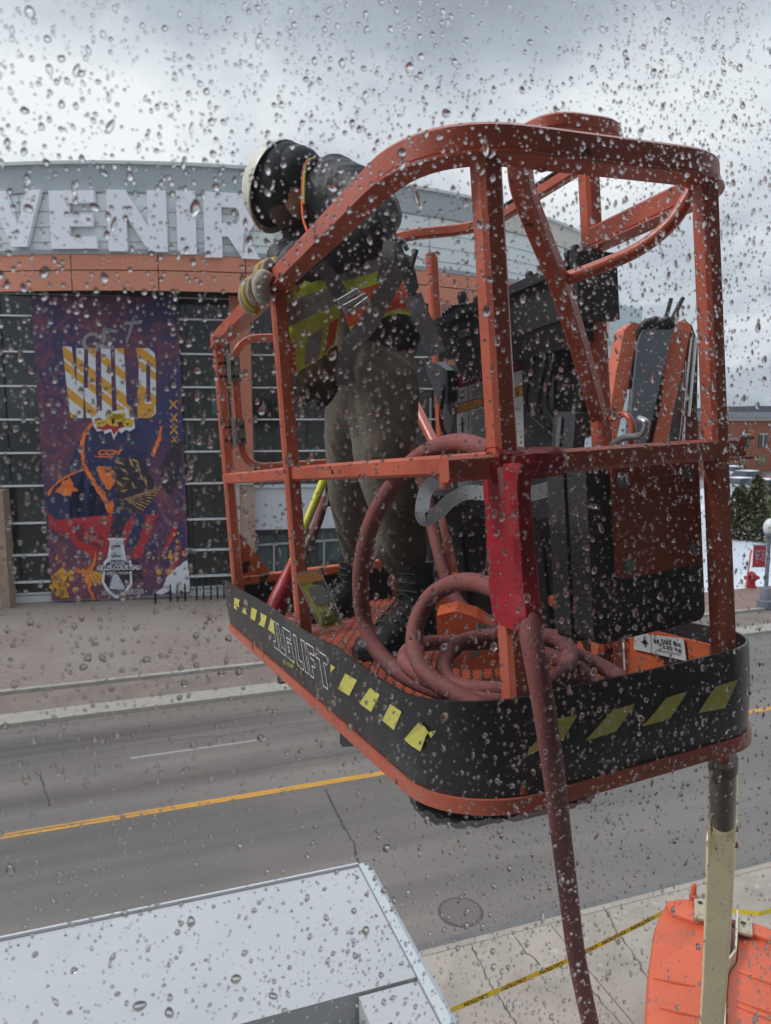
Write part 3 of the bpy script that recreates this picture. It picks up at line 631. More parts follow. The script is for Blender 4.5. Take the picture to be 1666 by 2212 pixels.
for ch, polys in WLC.items():
    mw, mg = MB(), MB()
    for pl in polys:
        bpoly(mw, pl, .012)
        for k in range(-6, 16):
            c0 = k * 34 + (k % 3) * 5; wd = 13 + (k * 7 % 5) * 1.6
            q = clip(pl, -.62, .78, c0 + 420 + wd, True)
            if len(q) > 2: q = clip(q, -.62, .78, c0 + 420, False)
            if len(q) > 2: bpoly(mg, q, .016)
    if ch == 'D': bpoly(mg, [(297, 903), (322, 903), (334, 893), (334, 872), (297, 872)], .018); bpoly(mg, [(297, 872), (313, 872), (313, 838), (297, 842)], .018)
    o = mesh_obj('lettering', mw, BW_, banner, smooth=0); mesh_obj('gold_stripe', mg, BG_, o, smooth=0)
for x, y in ((375, 874), (376, 903), (376, 929), (377, 950)):
    s_ = 10 if y < 900 else (9 if y < 940 else 7)
    art('cross_print', [[(x - s_, y - s_), (x - s_ * .6, y - s_), (x + s_, y + s_ * .8), (x + s_ * .7, y + s_)], [(x + s_, y - s_), (x + s_ * .6, y - s_), (x - s_, y + s_ * .8), (x - s_ * .7, y + s_)]], BG_, .012, .5)
# jagged team crest, gold head in a white-edged burst
def burst(cx, cy, rx, ry, n, amp, ph=0): return [(cx + rx * (1 + (amp if i % 2 else -amp) + .06 * math.sin(i * 5.1)) * math.cos(2 * math.pi * i / n + ph), cy + ry * (1 + (amp if i % 2 else -amp)) * math.sin(2 * math.pi * i / n + ph)) for i in range(n)]
emb = art('emblem', [[(198, 903), (208, 896), (214, 886), (232, 890), (262, 886), (276, 884), (284, 896), (290, 905), (292, 925), (280, 932), (272, 928), (262, 936), (256, 930), (246, 950), (240, 932), (226, 938), (224, 930), (210, 932), (202, 920)]], BW_, .022)
def eart(polys, m_, o): mb = MB(); [bpoly(mb, p, o) for p in polys]; return mesh_obj('emblem_pattern', mb, m_, emb, smooth=0)
eart([[(204, 906), (216, 902), (224, 908), (262, 908), (280, 904), (286, 922), (270, 922), (258, 926), (246, 940), (240, 926), (226, 930), (212, 926)]], BR_, .026)
eart([ellipse(250, 907, 22, 14, 16), ellipse(218, 914, 12, 8, 12), ellipse(276, 912, 13, 10, 12), [(226, 897), (234, 888), (246, 893), (258, 893), (268, 889), (272, 898), (262, 906), (236, 906)]], mat('emblem_gold', (.62, .42, .02), .5), .030)
eart([[(240, 905), (246, 903), (249, 912), (243, 918)], [(254, 912), (262, 910), (266, 918), (256, 920)], [(228, 896), (240, 899), (236, 902)], [(272, 914), (280, 914), (276, 920)], [(212, 914), (218, 913), (214, 919)]], BDK, .034)
def btext(s_, q, m_, o=.028, off=.02, it=0.0, nm='lettering'):
    mb = MB(); add_text(mb, s_, quadmap([FPX(x, y, BOF + o) for x, y in q]), off, italic=it); return mesh_obj(nm, mb, m_, banner, smooth=0)
btext('CCM', [(210, 984), (258, 983), (260, 971), (212, 971)], BO_, .02, .05, .05)
btext('lhjmq', [(182, 1168), (222, 1182), (224, 1164), (184, 1146)], mat('banner_rose', (.45, .12, .07), .55), .02, .03)
art('logo_outline', [[(160, 1140), (164, 1126), (170, 1134), (182, 1130), (178, 1140), (226, 1162), (226, 1184), (214, 1184), (166, 1166)]], mat('banner_maroon', (.16, .014, .03), .55), .016)
# trophy badge
art('trophy_badge', [[(224, 1214), (232, 1206), (238, 1170), (232, 1162), (272, 1162), (266, 1170), (272, 1204), (284, 1212), (286, 1262), (272, 1284), (252, 1297 - 4), (232, 1280), (220, 1258)]], BW_, .024)
art('trophy_badge', [[(229, 1218), (240, 1210), (244, 1172), (260, 1172), (262, 1208), (280, 1216), (281, 1258), (268, 1278), (252, 1287), (236, 1274), (225, 1256)]], BDK, .028)
art('trophy_pattern', [[(238, 1166), (266, 1166), (262, 1178), (242, 1178)], [(242, 1182), (262, 1182), (264, 1200), (240, 1200)], [(238, 1203), (266, 1203), (266, 1210), (238, 1210)], [(236, 1272), (244, 1242), (254, 1240), (270, 1268), (268, 1274)]], mat('banner_silver', (.42, .46, .5), .5), .032)
art('badge_strip', [[(208, 1221), (304, 1221), (304, 1234), (207, 1234)]], BDK, .034)
btext('TROPHÉE', [(236, 1220), (271, 1220), (271, 1211), (236, 1211)], BW_, .036, .01)
btext('GILLES-COURTEAU', [(208, 1232), (303, 1231), (306, 1220), (211, 1221)], BW_, .038, .03)
btext('QMJHL TROPHY', [(228, 1243), (286, 1242), (286, 1235), (228, 1236)], BW_, .036, .01)
btext('10 • ALEX MERCIER •', [(220, 1287), (318, 1283), (318, 1272), (220, 1276)], mat('banner_pale', (.4, .4, .45), .55), .028, .03)
# dark hook posts along the foot of the wall
post_px = [(337, 1303), (352, 1302), (368, 1301), (384, 1300), (400, 1299), (425, 1298), (440, 1297), (456, 1296), (470, 1295), (484, 1294)]
stand = thing('bike_rack', 'row of thin black hooped bike stands in front of the banner foot', 'bike rack', G(400, 1300, .18))
for x, y in post_px[2:] + [(335, 1306)]:
    g = G(x, y, .18); f = MB(); f.tube(spline([g, g + Vector((0, 0, .55)), g + FN * -.12 + Vector((0, 0, .72)), g + FN * -.3 + Vector((0, 0, .6)), g + FN * -.34]), .028, 8); mesh_obj('hoop', f, BOLT, stand)
g = G(2, 1330, .18); f = MB()
for k in range(9): f.rtube([g + FD * (.0 - k * .14) + Vector((0, 0, .05)), g + FD * (.0 - k * .14) + Vector((0, 0, 1.05))], .03, .03, up=FN)
for h in (.08, .5, 1.02): f.rtube([g + FD * .05 + Vector((0, 0, h)), g + FD * -1.2 + Vector((0, 0, h))], .05, .05, up=FN)
tag(mesh_obj('steel_barrier', f, STEEL), 'grey steel barrier on the plaza by the left brick pier', 'barrier')

# pale blocks of the arena's far wing
wing = thing('arena_wing', 'plain pale grey green block standing behind the arena', 'building', P(1300, 900, 60))
f = MB(); o = P(1388, 668, 62); o2 = P(1190, 628, 62)
zt = o.z; ax = Vector((o2.x - o.x, o2.y - o.y, 0)); f.prism([Vector((o.x, o.y, -1)), Vector((o2.x, o2.y, -1)), Vector((o2.x, o2.y, o2.z)), Vector((o.x, o.y, zt))], Vector((2, 16, 0)))
mesh_obj('wall', f, mat('pale_green_grey', (.47, .55, .56), .6, var=.03), wing, smooth=0)
f = MB(); f.prism([Vector((o.x, o.y - .06, zt - 3.4)), Vector((o2.x, o2.y - .06, o2.z - 3.4)), Vector((o2.x, o2.y - .06, o2.z - 3.28)), Vector((o.x, o.y - .06, zt - 3.28))], Vector((0, .04, 0))); mesh_obj('panel_joint', f, MATS['joint_grey'], wing, smooth=0)
# ------------------------------------------------------------------ far right: hospital-like brick block, cars, pines, lamp, hydrant
far = thing('brick_building', 'long low red brick building with flat dark roof beyond the parked cars', 'building', P(1640, 1030, 100))
BRK = mat('red_brick', (.30, .105, .065), .85, var=.15, vscale=.8)
d = 98
A, Bq = P(1480, 905, d), P(1800, 905, d + 18); fx = (Bq - A); fx.z = 0; fl = fx.length; fx.normalize(); fn = Vector((fx.y, -fx.x, 0))
def FB(s, h, o): return Vector((A.x, A.y, 0)) + fx * s + fn * o + Vector((0, 0, h))
ze = P(1600, 908, d + 4).z; zr = P(1600, 889, d + 4).z
f = MB(FB); f.box(-30, 70, -2, ze, -20, 0); mesh_obj('wall', f, BRK, far, smooth=0)
f = MB(FB); f.box(-30, 70, ze - .05, ze + .35, -20.3, .5); mesh_obj('fascia', f, mat('cream_fascia', (.5, .48, .44), .6), far, smooth=0)
f = MB(FB); f.hexa([(-30.5, .6, 0), ] and [(-31, ze + .36, .8), (71, ze + .36, .8), (71, ze + .36, -20), (-31, ze + .36, -20), (-31, zr, -3), (71, zr, -3), (71, zr, -18), (-31, zr, -18)]); mesh_obj('roof', f, mat('dark_roof', (.075, .08, .10), .8, var=.1), far, smooth=0)
for k in range(-8, 22):
    for (pa, pb, mm) in ((938, 968, 'w'), (985, 1008, 'b')):
        z1, z0 = P(1620, pa, d + 6).z, P(1620, pb, d + 6).z; s_ = k * 4.2 + 3.8
        f = MB(FB); f.box(s_, s_ + 2.1, z0, z1, 0, .08)
        o = mesh_obj('window', f, mat('far_window', (.05, .055, .06), .2) if mm == 'w' else mat('boarded_window', (.20, .17, .09), .7), far, smooth=0)
        if mm == 'w': f = MB(FB); f.box(s_ + .95, s_ + 1.1, z0, z1, .085, .12); f.box(s_, s_ + 2.1, z1 - .12, z1, .085, .12); mesh_obj('pane_frame', f, FINM, o, smooth=0)
def make_car(loc, ang, col, label, snow=True):
    c = thing('parked_car', label, 'car', loc, 'cars parked in the snowy lot'); q = Matrix.Rotation(ang, 3, 'Z')
    def X(x, y, z): return Vector(loc) + q @ Vector((x, y, z))
    f = MB(X); prof = [(-2.2, .35), (2.2, .35), (2.25, .75), (1.25, .98), (-1.85, 1.0), (-2.25, .85)]
    f.add([(x, y, z) for y in (-.88, .88) for x, z in prof], [tuple(range(6))[::-1], tuple(range(6, 12))] + [(i, (i + 1) % 6, 6 + (i + 1) % 6, 6 + i) for i in range(6)])
    mesh_obj('body', f, col, c, smooth=50)
    f = MB(X); lo = [(-1.85, .98), (1.2, .98), (.45, 1.42), (-1.35, 1.45)]
    f.add([(x, (-.82 if z < 1 else -.66), z) for x, z in lo] + [(x, (.82 if z < 1 else .66), z) for x, z in lo], [(0, 1, 2, 3)[::-1], (4, 5, 6, 7), (0, 1, 5, 4), (1, 2, 6, 5), (2, 3, 7, 6), (3, 0, 4, 7)])
    mesh_obj('cabin_glass', f, mat('car_glass', (.03, .04, .05), .1), c, smooth=0)
    f = MB(X); f.box(-1.33, .43, -.64, .64, 1.43, 1.50); 
    mesh_obj('roof', f, SNOW if snow else col, c, smooth=0)
    for sx in (-1.4, 1.4):
        for sy in (-.85, .85): f = MB(X); f.cyl((sx, sy - .1, .33), (sx, sy + .1, .33), .33, 14); mesh_obj('wheel', f, BLACK, c)
cars = [(1588, 1036, 80, mat('car_white', (.6, .62, .63), .3), 'white car under snow in the back row of the lot'), (1618, 1050, 70, mat('car_red', (.35, .02, .04), .3), 'dark red car parked behind the snow covered silver cars'), (1603, 1068, 64, mat('car_silver', (.45, .5, .5), .3), 'silver car in the front row above the first pine'), (1655, 1072, 62, mat('car_grey', (.25, .3, .3), .3), 'grey car in the front row at the picture edge')]
for x, y, dd, m_, lb in cars:
    g = P(x, y, dd); make_car((g.x, g.y, max(.4, g.z)), AZ * .2 + .3, m_, lb)
# pines
def pine(base, h, r, name, label, seed):
    rg = np.random.default_rng(seed); t = thing(name, label, 'tree', base, 'pines behind the snow bank'); base = Vector(base)
    f = MB(); f.tube([base, base + Vector((0, 0, h * .5)), base + Vector((0, 0, h * .97))], .12, 8, scales=[1, .6, .1]); mesh_obj('trunk', f, mat('bark', (.08, .055, .04), .9), t)
    f = MB()
    for k in range(1500):
        u = rg.random() ** .8; z = h * (.08 + .92 * u); rr = r * (1 - u) ** .75 * (.35 + .65 * rg.random() ** .5) * (.75 + .35 * math.sin(z * 5.3 + k % 7)); an = rg.random() * 6.283
        rr *= .8 + .35 * noise.noise(Vector((math.cos(an) * 1.5, math.sin(an) * 1.5, z * .8 + seed)))
        c = base + Vector((math.cos(an) * rr, math.sin(an) * rr, z - rr * .15)); d1 = Vector((math.cos(an), math.sin(an), rg.normal() * .5)).normalized(); d2 = d1.cross(Vector((0, 0, 1))).normalized(); L_ = .22 + .2 * rg.random()
        f.m = int(rg.integers(0, 3))
        f.add([c - d1 * L_ * .3, c + d2 * L_ * .35, c + d1 * L_, c - d2 * L_ * .35 + Vector((0, 0, .05))], [(0, 1, 2, 3)])
    mesh_obj('crown', f, [mat('needle_dark', (.07, .085, .035), .8), mat('needle_mid', (.14, .15, .06), .8), mat('needle_light', (.24, .23, .11), .8)], t, smooth=0)
for i, (x, y, dd, h, r, lb) in enumerate([(1628, 1188, 45, 4.3, 2.0, 'olive green pine behind the banner lamp post'), (1588, 1185, 46, 3.4, 1.6, 'low green pine beside the orange basket post'), (1672, 1180, 50, 4.0, 1.9, 'green pine cut by the picture edge'), (1600, 1120, 56, 2.6, 1.4, 'small pine among snow below the parked cars')]):
    g = P(x, y, dd); pine((g.x, g.y, .2), h, r, 'pine_tree', lb, 20 + i)
# hydrant with its marker pole, lamp post
g = G(1623, 1267, .2)
hy = thing('fire_hydrant', 'red fire hydrant at the edge of the snow bank', 'hydrant', g); f = MB()
f.tube([g + Vector((0, 0, z)) for z in (-.1, .0, .05, .08, .5, .52, .56, .6, .68, .72)], .19, 14, scales=[1.2, 1.2, 1.2, .9, .85, 1.15, 1.15, .9, .6, .15]); mesh_obj('body', f, mat('hydrant_red', (.34, .012, .02), .4), hy)
f = MB(); f.cyl(g + Vector((-.33, 0, .42)), g + Vector((.33, 0, .42)), .085, 10); f.cyl(g + Vector((0, -.3, .42)), g + Vector((0, 0, .42)), .11, 10); mesh_obj('nozzle', f, MATS['hydrant_red'], hy)
g = G(1612, 1268, .2); f = MB(); f.tube([g, g + Vector((.05, 0, .8)), g + Vector((.13, 0, 1.75))], .04, 8); tag(mesh_obj('marker_pole', f, mat('marker_orange', (.75, .12, .05), .5)), 'thin orange snow marker pole beside the red hydrant', 'pole')
g = G(1652, 1312, .17); lp = thing('street_lamp', 'grey street lamp with round white globe and red banner', 'street lamp', g)
LG = mat('lamp_grey', (.13, .155, .19), .5)
f = MB(); f.tube([g + Vector((0, 0, z)) for z in (0, .02, .3, .34, .8, .84, .9, 2.0, 3.05)], .075, 14, scales=[4.2, 4.2, 4.0, 3.0, 2.4, 2.0, 1.1, 1.0, .9]); mesh_obj('pole', f, LG, lp)
f = MB(); f.ball(g + Vector((0, 0, 3.35)), .26, .26, .36); mesh_obj('globe', f, mat('milk_glass', (.62, .64, .64), .3), lp)
f = MB(); f.cyl(g + Vector((0, 0, 3.0)), g + Vector((0, 0, 3.12)), .2, 12); mesh_obj('collar', f, LG, lp)
f = MB(); f.box(g.x - .62, g.x - .1, g.y - .01, g.y + .01, 1.9, 2.75); o = mesh_obj('pole_banner', f, mat('pole_banner_red', (.40, .02, .04), .6), lp, smooth=0)
f = MB()
for k in range(26): x, z = g.x - .57 + rng.random() * .4, 2.05 + rng.random() * .5; f.add([(x, g.y - .016, z), (x + .07, g.y - .016, z), (x + .06, g.y - .016, z + .05), (x, g.y - .016, z + .06)], [(0, 1, 2, 3)])
mesh_obj('print', f, mat('banner_print_pale', (.38, .38, .48), .6), o, smooth=0)
f = MB(); f.box(g.x - .64, g.x, g.y - .02, g.y + .02, 2.76, 2.8); f.box(g.x - .64, g.x, g.y - .02, g.y + .02, 1.86, 1.9); mesh_obj('bracket', f, LG, lp)
# hills on the horizon
mb = MB(); n = 60
for i in range(n + 1):
    x = -900 + 1900 * i / n; y = 800; z = 8 + 9 + 7 * noise.noise(Vector((i * .23, 0, 4)))
    mb.v += [Vector((x, y, -5)), Vector((x, y, z)), Vector((x, y + 160, z * .4))]
for i in range(n): q = i * 3; mb.f += [[q, q + 3, q + 4, q + 1], [q + 1, q + 4, q + 5, q + 2]]; mb.mi += [0, 0]
tag(mesh_obj('hills', mb, mat('far_hill', (.13, .14, .16), .9), smooth=60), kind='structure')

# ------------------------------------------------------------------ manhole, caution tape
g = G(995, 1970); mh = thing('manhole_cover', 'round iron manhole cover set in the grey road', 'manhole cover', g)
f = MB(); f.tube([g + Vector((0, 0, z)) for z in (-.05, .008, .0085)], .37, 32, scales=[1, 1, .94]); mesh_obj('frame', f, mat('manhole_rim', (.085, .075, .07), .6, metal=.2), mh)
f = MB(); f.tube([g + Vector((0, 0, z)) for z in (.0, .013, .0135)], .325, 32, scales=[1, 1, .97]); mesh_obj('lid', f, mat('manhole_lid', (.155, .125, .12), .55, metal=.2, bump=.8, bscale=30), mh)
f = MB(); f.cyl(g + Vector((-.02, .22, .0)), g + Vector((-.02, .22, .016)), .025, 10); mesh_obj('pick_hole', f, BOLT, mh)
tp = tag(bpy.data.objects.new('caution_tape', None), 'yellow caution tape with black lettering stretched across the sidewalk', 'barrier tape'); scn.collection.objects.link(tp); tp.location = G(965, 2187, 1.0)
pts = [G(x, y, 1.0) for x, y in ((900, 2216), (965, 2187), (1090, 2134), (1212, 2082), (1325, 2026), (1432, 1972), (1470, 1954), (1640, 1974), (1720, 1955), (1900, 1905))]
pth = [a.lerp(b, k / 8) for a, b in zip(pts, pts[1:]) for k in range(8)] + [pts[-1]]; mb = MB(); wv = Vector((0, .35, .94)).normalized() * .030
for p, q in zip(pth, pth[1:]): mb.add([p - wv, q - wv, q + wv, p + wv, p - wv + SN * .002, q - wv + SN * .002, q + wv + SN * .002, p + wv + SN * .002], [(0, 1, 2, 3), (7, 6, 5, 4)])
mesh_obj('tape', mb, mat('caution_yellow', (.74, .58, .03), .45), tp, smooth=0)
mb = MB()
for x in (1027, 1108, 1187, 1265, 1325, 1386, 985 - 40):
    a, b = G(x - 25, 2187 - (x - 25 - 965) * .452 if x < 1215 else 2082 - (x - 25 - 1212) * .513, 1.0), G(x + 25, 2187 - (x + 25 - 965) * .452 if x < 1215 else 2082 - (x + 25 - 1212) * .513, 1.0)
    # snap to the tape centre line
    def near(p): return min(pth_d, key=lambda q: (q - p).length)
    pth_d = [p.lerp(q, k / 12) for p, q in zip(pth, pth[1:]) for k in range(12)]
    a, b = near(a), near(b); of = -SN * .004 + Vector((0, 0, .002)); v_ = wv * .72
    add_text(mb, 'CAUTION', quadmap([b + v_ + of, a + v_ + of, a - v_ + of, b - v_ + of]), .02)
mesh_obj('lettering', mb, BOLT, tp, smooth=0)

# ------------------------------------------------------------------ our own building: canopy below, wall and room round the window
canopy = thing('entrance_canopy', 'large white sheet metal canopy roof over the entrance below the window', 'canopy', S(.3, 3.4, 5))
CANW = mat('white_sheet_metal', (.46, .46, .478), .38, var=.035, vscale=1.2, bump=.05, bscale=3, dirt=((.41, .415, .435), 1.4, .5, .3))
mb = MB(); mb.hexa([S(-.79, 3.37, 4.6), S(1.36, 3.37, 4.6), S(1.36, 4.43, 4.6), S(-.79, 4.43, 4.6), S(-.79, 3.37, 5), S(1.36, 3.37, 5), S(1.36, 4.43, 5), S(-.79, 4.43, 5)])
mb.add([S(-2.4, .45, 4.98), S(.98, .45, 4.98), S(.98, 3.37, 5.0), S(-.79, 3.37, 5.0), S(-.79, 4.43, 5.0), S(-2.4, 4.43, 5.0)], [(0, 1, 2, 3, 4, 5)])
mb = MB(); pl = [S(-.79, 4.43), S(1.36, 4.43), S(1.36, 3.385), S(1.0, 3.385), S(.33, 3.385), S(-.9, 3.385), S(-.9, .45), S(-3.2, .45), S(-3.2, 1.4)]
mb.prism([p + Vector((0, 0, 5.0)) for p in [S(-.79, 4.43), S(1.36, 4.43), S(1.36, 3.385), S(-3.2, 3.385), S(-3.2, 3.6)]], (0, 0, -.5)); mesh_obj('roof_panel', mb, CANW, canopy, smooth=0)
mb = MB(); mb.hexa([S(1.03, .45, 4.5), S(1.36, .45, 4.5), S(1.36, 3.365, 4.5), S(1.03, 3.365, 4.5), S(1.03, .45, 4.99), S(1.36, .45, 4.99), S(1.36, 3.365, 4.992), S(1.03, 3.365, 4.992)]); mesh_obj('roof_panel', mb, CANW, canopy, smooth=0)
mb = MB(); mb.hexa([S(1.365, .45, 4.5), S(1.42, .45, 4.5), S(1.42, 4.44, 4.5), S(1.365, 4.44, 4.5), S(1.365, .45, 5.0), S(1.42, .45, 5.0), S(1.42, 4.44, 5.015), S(1.365, 4.44, 5.015)])
mb.hexa([S(1.425, .45, 4.5), S(1.47, .45, 4.5), S(1.47, 4.44, 4.5), S(1.425, 4.44, 4.5), S(1.425, .45, 4.93), S(1.47, .45, 4.93), S(1.47, 4.44, 4.95), S(1.425, 4.44, 4.95)]); mesh_obj('edge_flashing', mb, mat('pale_flashing', (.55, .58, .60), .35, metal=.3), canopy, smooth=0)
mb = MB(); mb.hexa([S(-3.2, 4.435, 4.5), S(1.36, 4.435, 4.5), S(1.36, 4.45, 4.5), S(-3.2, 4.45, 4.5), S(-3.2, 4.435, 5.02), S(1.36, 4.435, 5.02), S(1.36, 4.45, 5.02), S(-3.2, 4.45, 5.02)]); mesh_obj('front_flashing', mb, mat('white_flashing', (.55, .56, .58), .4), canopy, smooth=0)
SCR = mat('screw_grey', (.30, .31, .32), .4, metal=.5)
for k in range(9):
    c = S(-.7 + k * .25, 4.36, 5.003); f = MB(); f.cyl(c, c + Vector((0, 0, .006)), .006, 8); mesh_obj('screw', f, SCR, canopy)
for k in range(5):
    c = S(1.31, 3.5 + k * .21, 5.003); f = MB(); f.cyl(c, c + Vector((0, 0, .006)), .006, 8); mesh_obj('screw', f, SCR, canopy)
CG = mat('canopy_grey', (.16, .17, .175), .6, var=.1)
mb = MB(); mb.hexa([S(-3.2, .45, 4.3), S(1.025, .45, 4.3), S(1.025, 3.38, 4.3), S(-3.2, 3.38, 4.3), S(-3.2, .45, 4.6), S(1.025, .45, 4.6), S(1.025, 3.38, 4.62), S(-3.2, 3.38, 4.62)]); mesh_obj('lower_roof', mb, CG, canopy, smooth=0)
mb = MB()
for b, z in ((3.30, 4.78), (3.18, 4.72)): mb.rtube([S(-3.2, b, z), S(1.02, b, z)], .05, .04)
mesh_obj('track_rail', mb, mat('zinc_track', (.42, .43, .44), .4, metal=.5), canopy, smooth=0)
# rain beads and shallow puddles lying on the canopy
f = MB(); rc = np.random.default_rng(8)
for k in range(90):
    c = S(-.7 + 2.0 * rc.random(), 3.45 + .93 * rc.random(), 5.0005); r_ = .004 + .012 * rc.random() ** 3; f.ball(c, r_ * (1 + rc.random()), r_, .002, 8, 4)
tag(mesh_obj('water_beads', f, mat('standing_water', (.45, .46, .49), .06), smooth=80), 'rain water beads lying on the white canopy roof', 'rain water', kind='stuff')
ROOMM = mat('interior_wall', (.10, .09, .085), .9)
WALLM = mat('facade_stone', (.62, .60, .56), .8, var=.1)
mb = MB()
A0, A1, Z0, Z1 = -1.3, 2.6, 7.05, 9.35
def wb(a0, a1, z0, z1): mb.hexa([S(a0, .36, z0), S(a1, .36, z0), S(a1, .44, z0), S(a0, .44, z0), S(a0, .36, z1), S(a1, .36, z1), S(a1, .44, z1), S(a0, .44, z1)])
wb(-14, A0, .12, 14); wb(A1, 16, .12, 14); wb(A0, A1, .12, Z0); wb(A0, A1, Z1, 14)
tag(mesh_obj('building_wall', mb, WALLM, smooth=0), kind='structure')
mb = MB()
for (a0, a1, b0, b1, z0, z1) in ((-3, 4, -4, .35, 6.3, 6.4), (-3, 4, -4, .35, 9.6, 9.7), (-3.1, -3, -4, .35, 6.3, 9.7), (4, 4.1, -4, .35, 6.3, 9.7), (-3, 4, -4.1, -4, 6.3, 9.7)):
    mb.hexa([S(a0, b0, z0), S(a1, b0, z0), S(a1, b1, z0), S(a0, b1, z0), S(a0, b0, z1), S(a1, b0, z1), S(a1, b1, z1), S(a0, b1, z1)])
tag(mesh_obj('room', mb, ROOMM, smooth=0), kind='structure')
# window: pane and frame; rain on its outer face
PB = .47
win = thing('window', 'rain spotted window pane that the whole view is seen through', 'window', S(.6, PB, 7.05))
gm = bpy.data.materials.new('window_glass'); gm.use_nodes = True
def _gm():
    T = gm.node_tree; T.nodes.clear(); out = nd(T, 'ShaderNodeOutputMaterial'); t = nd(T, 'ShaderNodeBsdfTransparent'); t.inputs[0].default_value = (.965, .975, .975, 1)
    g = nd(T, 'ShaderNodeBsdfGlossy'); g.inputs['Roughness'].default_value = .0; lw = nd(T, 'ShaderNodeLayerWeight'); lw.inputs[0].default_value = .5; pw = nd(T, 'ShaderNodeMath', operation='POWER'); T.links.new(lw.outputs['Facing'], pw.inputs[0]); pw.inputs[1].default_value = 5.0; fr = nd(T, 'ShaderNodeMath', operation='MULTIPLY_ADD'); T.links.new(pw.outputs[0], fr.inputs[0]); fr.inputs[1].default_value = .7; fr.inputs[2].default_value = .02
    m = nd(T, 'ShaderNodeMixShader'); T.links.new(fr.outputs[0], m.inputs[0]); T.links.new(t.outputs[0], m.inputs[1]); T.links.new(g.outputs[0], m.inputs[2])
    tl = nd(T, 'ShaderNodeBsdfTranslucent'); tl.inputs[0].default_value = (.9, .9, .92, 1); m2 = nd(T, 'ShaderNodeMixShader'); m2.inputs[0].default_value = .005; T.links.new(m.outputs[0], m2.inputs[1]); T.links.new(tl.outputs[0], m2.inputs[2]); T.links.new(m2.outputs[0], out.inputs[0])
_gm()
mb = MB(); mb.hexa([S(A0, PB - .006, Z0), S(A1, PB - .006, Z0), S(A1, PB, Z0), S(A0, PB, Z0), S(A0, PB - .006, Z1), S(A1, PB - .006, Z1), S(A1, PB, Z1), S(A0, PB, Z1)]); mesh_obj('pane', mb, gm, win, smooth=0)
mb = MB()
for (a0, a1, z0, z1) in ((A0 - .06, A0, Z0 - .06, Z1 + .06), (A1, A1 + .06, Z0 - .06, Z1 + .06), (A0, A1, Z0 - .06, Z0), (A0, A1, Z1, Z1 + .06)):
    mb.hexa([S(a0, .441, z0), S(a1, .441, z0), S(a1, .49, z0), S(a0, .49, z0), S(a0, .441, z1), S(a1, .441, z1), S(a1, .49, z1), S(a0, .49, z1)])
mesh_obj('frame', mb, mat('dark_window_frame', (.05, .05, .055), .5), win, smooth=0)
